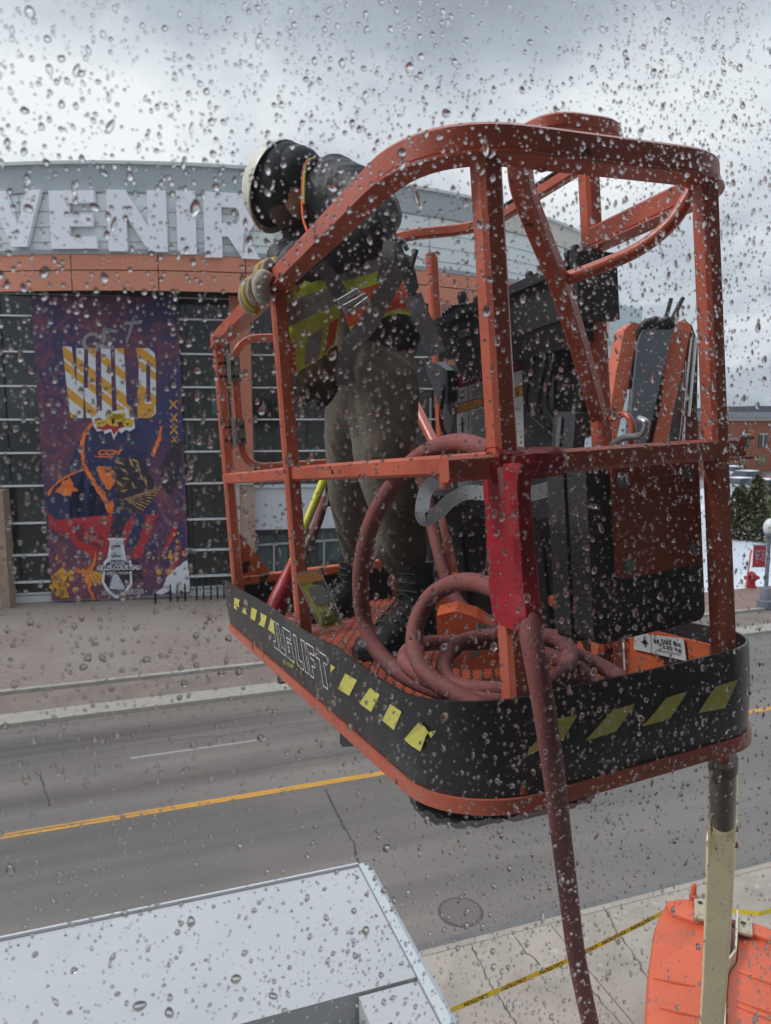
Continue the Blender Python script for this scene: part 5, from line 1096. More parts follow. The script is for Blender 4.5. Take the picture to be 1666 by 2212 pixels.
label_plate('capacity_label', [(1370, 1402), (1484, 1428), (1478, 1380), (1372, 1366)], 1, .742, WHITED, texts=(('500 lbs', .56, .62, .94, .86, BOLT), ('230 kg', .58, .34, .94, .58, BOLT), ('UNRESTRICTED CAPACITY', .45, .2, .92, .29, BOLT)), lines=((.36, .0, .368, 1), (.42, .6, .45, .82), (.48, .6, .51, .82), (.53, .5, .56, .6), (.15, .5, .3, .56), (.2, .42, .26, .7)))
label_plate('capacity_label', [(915, 1264), (962, 1275), (960, 1238), (904, 1228)], 1, .742, WHITED, texts=(('500', .72, .45, .98, .62, BOLT), ), lines=((.40, 0, .42, 1), (.48, .4, .52, .65), (.56, .4, .60, .65), (.66, .35, .7, .5), (.1, .55, .3, .62), (.18, .4, .22, .7)))
# orange foot of the console stand
f = MB(B); f.rtube([(.46, .70, .02), (.46, .70, .16)], .05, .05); part('stand_foot', f, ORANGE_RUST, smooth=25)
# raised guard loop over the console
gl = fillet([(.49, .745, 1.37), (.32, .745, 1.395), (.32, .515, 1.395), (1.25, .515, 1.40), (1.25, .60, 1.40), (1.12, .775, 1.39), (.49, .775, 1.385)], [0, .07, .07, .06, .05, .12, 0], 7)
f = MB(B); f.rtube(fillet([(.51, .752, 1.39), (.335, .752, 1.40), (.335, .515, 1.40), (.62, .515, 1.40)], [0, .09, .09, 0], 9), .034, .036)
part('console_guard', f, ORANGE, smooth=35)
f = MB(B); f.rtube(fillet([(.50, .772, 1.392), (1.05, .772, 1.392), (1.19, .56, 1.40), (1.30, .50, 1.395)], [0, .16, .05, 0], 8), .030, .034); gd = part('console_guard', f, ORANGE, smooth=35)
f = MB(B); f.rtube([(.56, .770, 1.412), (1.0, .770, 1.412)], .031, .006, ch=.05); part('black_grip_tape', f, BLACK, gd, smooth=0)
# inner strut, round brace, far strut
def dep(p): return (B(p) - CAM).dot(Vector((0, CP, -SP)))
d0, d1, d2 = dep((.03, .205, 1.15)), dep((.47, .74, .66)), dep((.03, .655, 1.1))
sp_ = [(1124, 325, 0), (1124, 365, .05), (1132, 415, .13), (1165, 505, .30), (1213, 625, .52), (1258, 770, .78), (1296, 905, 1)]
f = MB(); f.rtube(spline([P(x, y, d0 + (d1 - d0) * t) for x, y, t in sp_], 6), .034, .040, up=BL - BR * .2); part('strut', f, ORANGE, smooth=35)
f = MB(); da = d0 + (d1 - d0) * .5; f.tube(spline([P(1212, 606, da), P(1290, 578, da + (d2 - da) * .3), P(1380, 538, da + (d2 - da) * .6), P(1450, 482, da + (d2 - da) * .85), P(1494, 415, d2)], 8), .0145, 12); part('round_brace', f, ORANGE, smooth=60)
f = MB(B); f.rtube([(1.70, .74, .97), (1.42, .74, .66)], .034, .034, up=(0, 1, 0)); part('strut', f, ORANGE, smooth=25)
f = MB(B); f.tube(fillet([BP(1160, 345, 0, .02), BP(1165, 368, 0, .02), BP(1183, 362, 0, .02), BP(1186, 344, 0, .02)], .01, 4), .006, 8); part('hook', f, ORANGE)
f = MB(B); lo = [BP(1322, 905, 1, .70), BP(1352, 895, 1, .70), BP(1366, 925, 1, .70), BP(1362, 958, 1, .70)]; f.tube(spline(lo, 6), .009, 10); part('tie_down_loop', f, ORANGE)
f = MB(B); f.tube(spline([BP(1322, 962, 1, .69), BP(1350, 945, 1, .69), BP(1385, 940, 1, .69), BP(1396, 915, 1, .69), BP(1380, 905, 1, .69)], 6), .009, 10); sh = part('shackle', f, STEEL)

# ---- control console
CON = mat('console_black', (.030, .033, .038), .4, var=.25, vscale=8, bump=.1, bscale=60)
c_ = MB(B)
def con_prism(mb, prof, u0, u1):      # profile in (v, w) extruded along u with a lift
    n = len(prof); mb.add([(u0, v, w_) for v, w_ in prof] + [(u1, v, w_) for v, w_ in prof], [tuple(range(n))[::-1], tuple(range(n, 2 * n))] + [(i, (i + 1) % n, n + (i + 1) % n, n + i) for i in range(n)])
con_prism(c_, [(.62, .965), (.62, 1.07), (.60, 1.075), (.60, 1.10), (.62, 1.108), (.73, 1.125), (.74, .98)], .40, 1.14); con = part('control_console', c_, CON, smooth=20)
f = MB(B); con_prism(f, [(.655, .90), (.625, .962), (.735, .972), (.72, .91)], .46, 1.05); part('console_base', f, BLACKP, con, smooth=0)
f = MB(B); f.box(.372, .398, .61, .735, .95, 1.115); part('console_end', f, BLACKP, con, smooth=0)
rk = np.random.default_rng(5)
for (u, v, h, r) in ((1.06, .68, .075, .018), (1.02, .71, .05, .012), (.96, .70, .03, .010), (.90, .74, .035, .010), (.86, .71, .05, .014), (.70, .70, .045, .013), (.66, .72, .04, .010), (.61, .71, .06, .018), (.55, .70, .03, .008), (.46, .72, .05, .014), (.43, .70, .035, .009), (.50, .71, .06, .014), (.47, .66, .04, .010)):
    z = 1.10 + (v - .62) * .1; f = MB(B); f.tube([(u, v, z), (u, v, z + h * .3), (u, v, z + h * .35), (u, v, z + h * .8), (u, v, z + h)], r, 10, scales=[1.5, 1.3, .6, 1.0, .7]); part('joystick' if h > .048 else 'toggle_switch', f, BLACKP, con)
f = MB(B); f.tube([(.645, .69, 1.11), (.645, .69, 1.135)], .006, 8); part('toggle_switch', f, mat('switch_yellow', (.6, .42, .03), .4), con)
for k in range(7): f = MB(B); f.rtube([(1.13 - k * .022, .66, 1.108 + k * .002), (1.12 - k * .022, .66, 1.135 - abs(3 - k) * .003)], .006, .05, up=(0, 1, 0)); part('bellows', f, BLACKP, con, smooth=0)
def cl(pts, nm, m_): f = MB(); f.prism([B(BP(x, y, 1, .617)) for x, y in pts], (B(0, -.002, 0) - B(0, 0, 0))); part(nm, f, m_, con, smooth=0)
cl([(1107, 640), (1122, 632), (1124, 620), (1116, 625), (1108, 622)], 'green_sticker', mat('green_mark', (.02, .30, .08), .5))
cl([(990, 715), (1016, 708), (1018, 724), (992, 732)], 'faded_label', mat('faded_label', (.12, .12, .10), .6))
for k, (u0, u1) in enumerate(((.62, .66), (.58, .60), (.68, .64), (1.22, 1.25))):
    f = MB(B); f.tube(spline([(u0, .70, .95), (u0 - .03, .66, .88), (u0 + .02, .665, .76), (u1 - .04, .69, .66), (u1, .70, .56)], 6), .007, 8); part('control_cable', f, BLACKP, con)
# ---- column with warning labels under the console
f = MB(B); f.prism([B_ for B_ in [(1.24, .70, .50), (.64, .70, .50), (.60, .70, .96), (1.30, .70, .96)]], (0, .09, 0)); colm = part('console_column', f, DGREY, smooth=0)
f = MB(B); f.prism([(.70, .71, .52), (.60, .71, .52), (.585, .71, .66), (.53, .71, .67), (.50, .71, .80), (.56, .71, .86), (.50, .71, .92), (.72, .71, .95)], (0, .06, 0)); part('side_plate', f, BLACK, smooth=0)
f = MB(B); f.prism([BP(1182, 1052, 1, .60), BP(1232, 1040, 1, .60), BP(1244, 892, 1, .60), BP(1198, 890, 1, .60)], (0, .035, 0)); bt = part('document_box', f, DGREY, smooth=0)
f = MB(B); f.prism([BP(1196, 1040, 1, .597), BP(1204, 1038, 1, .597), BP(1216, 900, 1, .597), BP(1208, 901, 1, .597)], (0, -.004, 0)); part('box_edge', f, STEEL, bt, smooth=0)
LREDB = mat('label_red', (.20, .012, .035), .5); LORG = mat('label_orange', (.62, .27, .05), .5)
def textlines(x0, x1, y0, y1, n, rs): return [(x0, y0 + (y1 - y0) * (k + .3) / n, x0 + (x1 - x0) * (.55 + .45 * rs.random()), y0 + (y1 - y0) * (k + .62) / n) for k in range(n)]
rs = np.random.default_rng(2)
VP = .698
label_plate('danger_label', [(990, 838), (1128, 798), (1128, 770), (990, 806)], 1, VP, LREDB, texts=(('DANGER', .1, .2, .9, .8, WHITED), ))
label_plate('electrocution_label', [(988, 872), (1130, 832), (1128, 800), (988, 840)], 1, VP, WHITED, lines=textlines(.26, .95, .08, .9, 8, rs) + [(.20, 0, .21, 1), (.06, .3, .14, .36), (.09, .2, .11, .8)])
label_plate('warning_band', [(988, 892), (1131, 852), (1130, 834), (988, 874)], 1, VP, LORG, texts=(('WARNING', .42, .15, .95, .85, BOLT), ))
label_plate('instruction_label', [(990, 1062), (1135, 1040), (1131, 854), (988, 894)], 1, VP, WHITED, lines=textlines(.25, .97, .62, .98, 13, rs) + textlines(.25, .95, .30, .58, 10, rs) + textlines(.25, .9, .03, .26, 7, rs) + [(.20, 0, .208, 1), (0, .59, 1, .595), (0, .28, 1, .285), (.05, .85, .15, .86), (.09, .75, .11, .93), (.06, .66, .14, .70), (.06, .4, .15, .52), (.05, .12, .15, .2)])
f = MB(B); f.prism([BP(918, 790, 1, .66), BP(940, 782, 1, .66), BP(966, 800, 1, .66), BP(968, 868, 1, .66), BP(946, 872, 1, .66)], (0, .03, 0)); part('side_pouch', f, DGREY, smooth=0)
# ---- black case with orange plate, hung inside the near rail
CASE = mat('textured_black', (.020, .020, .022), .55, bump=.6, bscale=220, var=.3, vscale=10, wear=((.14, .03, .04), 6, .74, .04))
def case_prof(u0, u1, v0, v1, z0, z1, r):
    c = fillet([(0, v0 + .05, z1), (0, v0, z1), (0, v0, z0), (0, v1, z0 + .012), (0, v1, z1), (0, v0 + .05, z1)], [0, r * .5, r, r, r * .5, 0], 5); f = MB(B); f.prism([(u0, p.y, p.z) for p in c[:-1]], (u1 - u0, 0, 0)); return f
case = part('document_case', case_prof(.045, .105, .350, .64, .245, .605, .025), CASE, smooth=30)
part('case_lid', case_prof(.110, .165, .345, .64, .240, .600, .025), CASE, case, smooth=30)
f = MB(B); c = fillet([(0, .45, .605), (0, .405, .605), (0, .405, .37), (0, .63, .378), (0, .63, .605), (0, .45, .605)], [0, .0, .018, .018, 0, 0], 5); f.prism([(.036, p.y, p.z) for p in c[:-1]], (.007, 0, 0)); pp = part('orange_plate', f, mat('plain_orange_plate', (.42, .085, .035), .5, var=.08), case, smooth=0)
for v_, z_ in ((.43, .565), (.60, .570), (.435, .395), (.605, .412)):
    f = MB(B); f.cyl((.034, v_, z_), (.026, v_, z_), .010, 6); f.cyl((.036, v_, z_), (.033, v_, z_), .014, 14); part('bolt', f, STEEL, pp)
# under-floor frame parts on the left and black ragged bumper
UG = mat('dirty_green_steel', (.055, .062, .06), .6, var=.4, vscale=9, wear=((.02, .02, .02), 12, .6, .1))
f = MB(); f.prism([B(BP(x, y, 1, .14)) for x, y in ((596, 1432), (604, 1462), (745, 1578), (752, 1545))], BR * .02); part('floor_beam', f, UG, smooth=0)
f = MB(); f.prism([B(BP(x, y, 1, .14)) for x, y in ((597, 1436), (606, 1438), (606, 1478), (600, 1476))], BR * .10); part('beam_end', f, BLACKP, smooth=0)
f = MB(); f.prism([B(BP(x, y, 1, .12)) for x, y in ((735, 1555), (785, 1590), (812, 1608), (740, 1614), (734, 1605))], BR * .10); part('beam_end', f, BLACKP, smooth=0)
f = MB(); bp_ = [(862, 1680), (880, 1722), (902, 1758), (945, 1782), (990, 1790), (1040, 1786), (1090, 1778), (1180, 1762), (1240, 1746), (1278, 1728), (1296, 1700), (1200, 1660), (1000, 1600)]
top = [BP(x, y - 14, 2, -.03) for x, y in bp_]; bot = [BP(x, y, 2, -.085) for x, y in bp_]; n = len(bp_)
rings = []
for t in (0, .3, .7, 1):
    rg_ = []
    for i in range(n):
        for s_ in range(4):
            a, b = top[i].lerp(top[(i + 1) % n], s_ / 4), bot[i].lerp(bot[(i + 1) % n], s_ / 4); q = a.lerp(b, t); k = 1.0; _k = 1 + .10 * math.sin(math.pi * t) + .05 * rng.normal()
            c = Vector((.35, .35, 0)); rg_.append(Vector((c.x + (q.x - c.x) * (1 + .012 * rng.normal()), c.y + (q.y - c.y) * (1 + .012 * rng.normal()), q.z + .002 * rng.normal())))
    rings.append(rg_)
m_ = len(rings[0]); f.add([B(p) for r_ in rings for p in r_], [(i * m_ + q, i * m_ + (q + 1) % m_, (i + 1) * m_ + (q + 1) % m_, (i + 1) * m_ + q) for i in range(3) for q in range(m_)] + [[3 * m_ + q for q in range(m_)], list(range(m_))[::-1]])
part('underside_bumper', f, mat('ragged_black', (.010, .011, .012), .5, bump=.8, bscale=25), smooth=60)

# ================================================================== WORKER
def skin(name, pts, edges, m_, parent, root=0, sub=2, noise_s=0, noise_amp=0.0, xf=B, sc=BS, smooth=180, nz_depth=2, vox=0, noise_amp2=0):
    """pts: list of (position, rx, ry) ; grown with a Skin modifier and applied"""
    me = bpy.data.meshes.new(name); c = sum((Vector(xf(*p[0])) for p in pts), Vector()) / len(pts)
    me.from_pydata([Vector(xf(*p[0])) - c for p in pts], edges, []); o = bpy.data.objects.new(name, me); scn.collection.objects.link(o); o.location = c
    sk_ = o.modifiers.new('skin', 'SKIN'); sk_.use_smooth_shade = True; sk_.branch_smoothing = .6
    for i, p in enumerate(pts): v = me.skin_vertices[0].data[i]; v.radius = (p[1] * sc, (p[2] if len(p) > 2 else p[1]) * sc); v.use_root = (i == root)
    if sub: ss = o.modifiers.new('sub', 'SUBSURF'); ss.levels = sub; ss.render_levels = sub
    if vox:
        rm = o.modifiers.new('vox', 'REMESH'); rm.mode = 'VOXEL'; rm.voxel_size = vox; sm = o.modifiers.new('sm', 'SMOOTH'); sm.factor = .6; sm.iterations = 7
    if noise_amp2:
        tx = bpy.data.textures.new(name, 'CLOUDS'); tx.noise_scale = .035; tx.noise_depth = 1; dm = o.modifiers.new('disp2', 'DISPLACE'); dm.texture = tx; dm.strength = noise_amp2; dm.texture_coords = 'LOCAL'
    if noise_amp:
        tx = bpy.data.textures.new(name, 'CLOUDS'); tx.noise_scale = noise_s; tx.noise_depth = nz_depth
        dm = o.modifiers.new('disp', 'DISPLACE'); dm.texture = tx; dm.strength = noise_amp; dm.mid_level = .5; dm.texture_coords = 'LOCAL'
    dg = bpy.context.evaluated_depsgraph_get(); nm = bpy.data.meshes.new_from_object(o.evaluated_get(dg)); o.modifiers.clear(); old = o.data; o.data = nm; bpy.data.meshes.remove(old)
    nm.materials.clear(); nm.materials.append(m_); nm.polygons.foreach_set('use_smooth', [True] * len(nm.polygons)); nm.name = name
    adopt(o, parent); return o
def blob(name, pts, edges, m_, parent, amp=.008, fq=9, vox=.0075, open_ends=False):
    """loose clothing: tapered limbs fused into one skin, relaxed, then creased"""
    f = MB()
    for p in pts: f.ball(B(*p[0]), p[1] * BS, n=14, m=10)
    for a, b in edges:
        pa, pb = Vector(B(*pts[a][0])), Vector(B(*pts[b][0])); ra, rb = pts[a][1] * BS, pts[b][1] * BS
        f.tube([pa.lerp(pb, t) for t in (0, .25, .5, .75, 1)], ra, 16, scales=[1 + (rb / ra - 1) * t for t in (0, .25, .5, .75, 1)])
    o = mesh_obj(name, f, m_, parent, smooth=0)
    rm = o.modifiers.new('v', 'REMESH'); rm.mode = 'VOXEL'; rm.voxel_size = vox; sm = o.modifiers.new('s', 'SMOOTH'); sm.factor = .6; sm.iterations = 9
    dg = bpy.context.evaluated_depsgraph_get(); nm = bpy.data.meshes.new_from_object(o.evaluated_get(dg)); o.modifiers.clear(); o.data = nm
    nm.materials.clear(); nm.materials.append(m_); nm.polygons.foreach_set('use_smooth', [True] * len(nm.polygons))
    nv = [v.normal.copy() for v in nm.vertices]; c = o.location
    for v, nn in zip(nm.vertices, nv):
        p = v.co + c; q = Vector((p.x * fq + p.z * fq * .55, p.y * fq, p.z * fq * .42)); wq = q + Vector((noise.noise(q * .7), noise.noise(q * .7 + Vector((5, 2, 1))), 0)) * .8
        r = (1 - abs(noise.noise(wq)) * 2.6); r2 = (1 - abs(noise.noise(wq * 2.3 + Vector((3, 1, 7)))) * 2.6)
        v.co += nn * amp * (max(r, -1) * .8 + max(r2, -1) * .38 - .3)
    nm.update(); nm.name = name; return o
def chain(n, o=0): return [(i + o, i + 1 + o) for i in range(n - 1)]
SKINM = mat('skin', (.30, .15, .10), .55, var=.1)
JACK = mat('worn_black_jacket', (.030, .033, .040), .6, var=.3, vscale=6, bump=.4, bscale=30, wear=((.115, .082, .058), 5.0, .555, .08))
TROU = mat('grey_brown_canvas', (.175, .157, .125), .85, var=.18, vscale=6, bump=.6, bscale=18, dirt=((.10, .088, .072), 4, .52, .25))
BOOTM = mat('wet_black_leather', (.022, .024, .026), .32, var=.4, vscale=20, bump=.6, bscale=45)
worker = thing('person', 'worker in white hard hat and hi-vis vest leaning over the basket rail', 'person', B(1.2, .42, .04))
man = lambda *a, **k: skin(*a, parent=worker, **k)
# body under the clothes: pelvis, spine, head, both legs and arms as one surface
def Q(x, y, d): return tuple(toB(P(x, y, d)))
pel = Q(812, 700, 2.33)
bod = [(pel, .07), (Q(795, 600, 2.23), .07), (Q(765, 500, 2.17), .075), (Q(722, 415, 2.15), .07), (Q(675, 402, 2.13), .05), (Q(640, 405, 2.13), .045),
       (Q(822, 760, 2.30), .06), (Q(832, 950, 2.25), .04), (Q(868, 1230, 2.37), .028), ((1.09, .44, .09), .024), ((1.06, .36, .08), .02),
       (Q(795, 760, 2.38), .06), (Q(748, 960, 2.6), .04), (Q(770, 1220, 2.84), .026), ((1.68, .44, .09), .022), ((1.67, .36, .08), .02),
       (Q(768, 432, 2.04), .05), (Q(800, 520, 1.98), .04), (Q(640, 572, 2.0), .03), ((.955, .03, 1.17), .024),
       (Q(700, 425, 2.25), .05), (Q(665, 500, 2.25), .04), (Q(612, 560, 2.2), .03), ((1.13, .02, 1.175), .024)]
man('body', bod, [(0, 1), (1, 2), (2, 3), (3, 4), (4, 5), (0, 6), (6, 7), (7, 8), (8, 9), (9, 10), (0, 11), (11, 12), (12, 13), (13, 14), (14, 15), (3, 16), (16, 17), (17, 18), (18, 19), (3, 20), (20, 21), (21, 22), (22, 23)], SKINM, sub=1)
# head: built on its own axes, tipped forward and down over the rail
HC = P(622, 400, 2.16); hu = (P(540, 368, 2.235) - P(640, 408, 2.135)).normalized(); hf = (P(590, 500, 2.24) - P(608, 390, 2.20)); hf = (hf - hu * hf.dot(hu)).normalized(); hr_ = hf.cross(hu).normalized()
def HD(x, y, z): return HC + (hr_ * x + hf * y + hu * z) * .86         # x side, y face, z crown
f = MB(HD); f.ball((0, .0, .0), .078, .098, .112, 20, 14); f.ball((0, .045, -.06), .052, .055, .055, 14, 10)
f.sweep([(0, .088, .03), (0, .112, -.012), (0, .100, -.028)], [(.012, -.008), (.012, .008), (-.012, .008), (-.012, -.008)], up=(1, 0, 0))
for sx in (-1, 1): f.ball((sx * .032, .086, .020), .014, .010, .008, 10, 6); f.ball((sx * .080, -.005, -.01), .010, .02, .032, 10, 8)
f.ball((0, .098, -.052), .026, .008, .008, 10, 6)
mesh_obj('face', f, SKINM, worker, smooth=60)
LINER = mat('black_liner', (.012, .014, .02), .8, bump=.5, bscale=30, wear=((.05, .055, .065), 16, .66, .1))
f = MB(HD); f.ball((0, -.005, .020), .108, .130, .112, 22, 16); f.ball((0, -.050, -.035), .088, .085, .085, 18, 12); mesh_obj('winter_liner', f, LINER, worker, smooth=80)
f = MB(HD); f.ball((0, .082, -.030), .068, .052, .060, 16, 10); mesh_obj('neck_warmer', f, mat('brown_fabric', (.085, .050, .038), .85, bump=.4, bscale=30), worker, smooth=80)
# hard hat: dome with brim, ridges
f = MB(HD); vs = []; nn, mm = 28, 9
for i in range(mm + 1):
    t = math.pi / 2 * i / mm
    for j in range(nn):
        ph = 2 * math.pi * j / nn; rx, ry = .118 + .002 * (i == mm), .142; k = math.sin(t)
        vs.append((rx * k * math.cos(ph), .015 + ry * k * math.sin(ph), .055 + .105 * math.cos(t) + (.006 if abs(math.cos(ph)) < .2 and i < mm - 1 else 0)))
for rr, dz in ((1.035, -.004), (1.075, -.012), (1.06, -.018), (.98, -.010)):
    for j in range(nn):
        ph = 2 * math.pi * j / nn; br = rr + (.05 * max(0, math.sin(ph)) ** 2 if rr > 1.05 else 0); vs.append((.118 * br * math.cos(ph), .015 + .142 * br * math.sin(ph), .055 + dz))
R_ = mm + 1 + 4
f.add(vs, [(i * nn + j, i * nn + (j + 1) % nn, (i + 1) * nn + (j + 1) % nn, (i + 1) * nn + j) for i in range(R_ - 1) for j in range(nn)])
mesh_obj('hard_hat', f, mat('dirty_white_shell', (.70, .67, .58), .35, var=.08, wear=((.45, .38, .28), 9, .62, .1)), worker, smooth=50)
# jacket
J = [(Q(818, 728, 2.33), .142, .11), (Q(792, 600, 2.24), .120, .12), (Q(764, 500, 2.18), .122, .125), (Q(722, 415, 2.15), .098, .10), (Q(676, 412, 2.14), .068),
     (Q(772, 432, 2.06), .085), (Q(800, 462, 2.01), .082), (Q(795, 498, 1.98), .074), (Q(735, 532, 1.97), .066), (Q(668, 560, 1.98), .054), (Q(620, 575, 1.99), .044),
     (Q(694, 430, 2.26), .085), (Q(665, 500, 2.26), .065), (Q(630, 545, 2.2), .05), (Q(610, 562, 2.15), .045)]
blob('jacket', J, [(0, 1), (1, 2), (2, 3), (3, 4), (3, 5), (5, 6), (6, 7), (7, 8), (8, 9), (9, 10), (3, 11), (11, 12), (12, 13), (13, 14)], JACK, worker, amp=.014, fq=10)
# jacket skirt flaps below the vest
f = MB(); g0 = [[(640, 790, 2.16), (690, 770, 2.2), (728, 745, 2.22)], [(640, 830, 2.15), (692, 812, 2.19), (735, 790, 2.22)], [(642, 868, 2.14), (680, 858, 2.18), (722, 822, 2.22)], [(652, 880, 2.14), (676, 862, 2.17), (715, 838, 2.22)]]
def patch(name, grid, m_, parent, nu=10, nv=10, wr=.006, thick=.004, seed=0, fm=None, pix=True, ws=14):
    """cloth patch through a grid of (px, py, depth) control points; fm(s, t) picks the material"""
    rows = [spline([Vector(p) for p in r], nu) for r in grid]; nc = len(rows[0]); cols = [spline([r[i] for r in rows], nv) for i in range(nc)]; nr = len(cols[0]); f = MB()
    for i in range(nc):
        for j in range(nr):
            q = cols[i][j]; w_ = P(q.x, q.y, q.z); d = (CAM - w_).normalized()
            w_ = w_ + d * wr * (noise.noise(w_ * ws + Vector((seed, 0, 0))) * 1.2 + .5 * noise.noise(w_ * ws * 2.7)); f.v.append(w_)
    m0 = len(f.v)
    for i in range(nc):
        for j in range(nr): q = f.v[i * nr + j]; f.v.append(q - (CAM - q).normalized() * thick)
    for i in range(nc - 1):
        for j in range(nr - 1):
            a, b = i * nr + j, (i + 1) * nr + j; k = fm((i + .5) / (nc - 1), (j + .5) / (nr - 1)) if fm else 0
            f.f += [[a, b, b + 1, a + 1], [m0 + a, m0 + a + 1, m0 + b + 1, m0 + b]]; f.mi += [k, k]
    edge = [i * nr for i in range(nc)] + [(nc - 1) * nr + j for j in range(1, nr)] + [i * nr + nr - 1 for i in range(nc - 2, -1, -1)] + [j for j in range(nr - 2, 0, -1)]
    for a, b in zip(edge, edge[1:] + edge[:1]): f.f.append([a, b, m0 + b, m0 + a]); f.mi.append(fm(.5, 1) if fm else 0)
    return mesh_obj(name, f, m_, parent, smooth=60)
patch('jacket_tail', g0, mat('brown_duck_canvas', (.11, .075, .052), .85, var=.25, vscale=8, bump=.5, bscale=30, dirt=((.03, .026, .024), 7, .5, .15)), worker, wr=.012, seed=3)
patch('lining', [[(680, 845, 2.20), (705, 825, 2.22), (742, 780, 2.25)], [(684, 868, 2.20), (712, 850, 2.22), (745, 810, 2.25)], [(690, 886, 2.2), (712, 872, 2.22), (735, 838, 2.25)]], BLACK, worker, wr=.006)
# hi-vis vest: hanging front flap and the part round the hips
LIME = mat('lime_fabric', (.74, .97, .11), .7, var=.12, vscale=14, bump=.3, bscale=40); REFL = mat('reflective_tape', (.42, .42, .43), .4, var=.15, vscale=10, bump=.2, bscale=30); VOR = mat('orange_mesh_fabric', (.95, .135, .05), .7, var=.12, vscale=16, bump=.4, bscale=120)
def bands(*bs):
    def fm(s, t):
        for lim, k in bs:
            if t < lim(s) if callable(lim) else t < lim: return k
        return bs[-1][1]
    return fm
def flapm(s, t):
    if t > .965 or s > .985: return 0
    if t < .17: return 0 if t > .05 or s > .3 else 2
    if t < .40: return 1
    if t < .565: return 0
    if s < .16: return 2
    if s < .36: return 0
    if s < .62: return 1
    if s < .74: return 0
    return 2
patch('safety_vest', [[(608, 640, 2.07), (640, 618, 2.09), (690, 592, 2.13), (728, 588, 2.17)], [(610, 680, 2.07), (650, 655, 2.09), (700, 640, 2.13), (733, 625, 2.17)], [(616, 735, 2.07), (660, 715, 2.09), (705, 690, 2.13), (735, 672, 2.17)], [(622, 775, 2.08), (656, 762, 2.10), (700, 735, 2.14), (728, 715, 2.17)], [(627, 812, 2.08), (656, 796, 2.10), (692, 775, 2.14), (724, 742, 2.17)]],
      [LIME, REFL, VOR], worker, nu=14, nv=14, fm=flapm, wr=.012, seed=1)
def hipm(s, t):
    if t > .96: return 0
    if t < .17: return 0
    if t < .38: return 1
    if t < .54: return 0
    return 2
patch('safety_vest', [[(725, 570, 2.03), (775, 545, 1.99), (828, 528, 2.00), (866, 540, 2.07)], [(722, 606, 2.03), (788, 588, 1.99), (842, 574, 2.00), (882, 590, 2.08)], [(734, 656, 2.04), (793, 640, 2.00), (852, 620, 2.02), (890, 630, 2.10)], [(758, 716, 2.08), (800, 700, 2.05), (852, 678, 2.07), (896, 684, 2.14)]], [LIME, REFL, VOR], worker, nu=14, nv=14, fm=hipm, wr=.012, seed=5)
f = MB(); f.tube(spline([P(672, 345, 2.02), P(658, 360, 2.02), P(653, 420, 2.02), P(655, 470, 2.0), P(664, 500, 1.98)], 6), .0035, 8); mesh_obj('vest_piping', f, VOR, worker)
f = MB(); f.tube(spline([P(680, 341, 2.02), P(662, 352, 2.02), P(657, 400, 2.015), P(657, 440, 2.01)], 6), .0032, 8); mesh_obj('vest_piping', f, mat('yellow_piping', (.55, .52, .05), .6), worker)
# trousers
T_ = [(Q(808, 668, 2.34), .100), (Q(812, 745, 2.35), .118), (Q(828, 830, 2.27), .112), (Q(832, 960, 2.25), .104), (Q(850, 1090, 2.30), .084), (Q(864, 1170, 2.34), .080), (Q(872, 1200, 2.37), .078),
      (Q(775, 840, 2.45), .105), (Q(752, 960, 2.6), .082), (Q(758, 1100, 2.74), .074), (Q(770, 1180, 2.82), .068), (Q(776, 1205, 2.86), .068)]
blob('trousers', T_, [(0, 1), (1, 2), (2, 3), (3, 4), (4, 5), (5, 6), (1, 7), (7, 8), (8, 9), (9, 10), (10, 11)], TROU, worker, amp=.012, fq=7.5, open_ends=True)
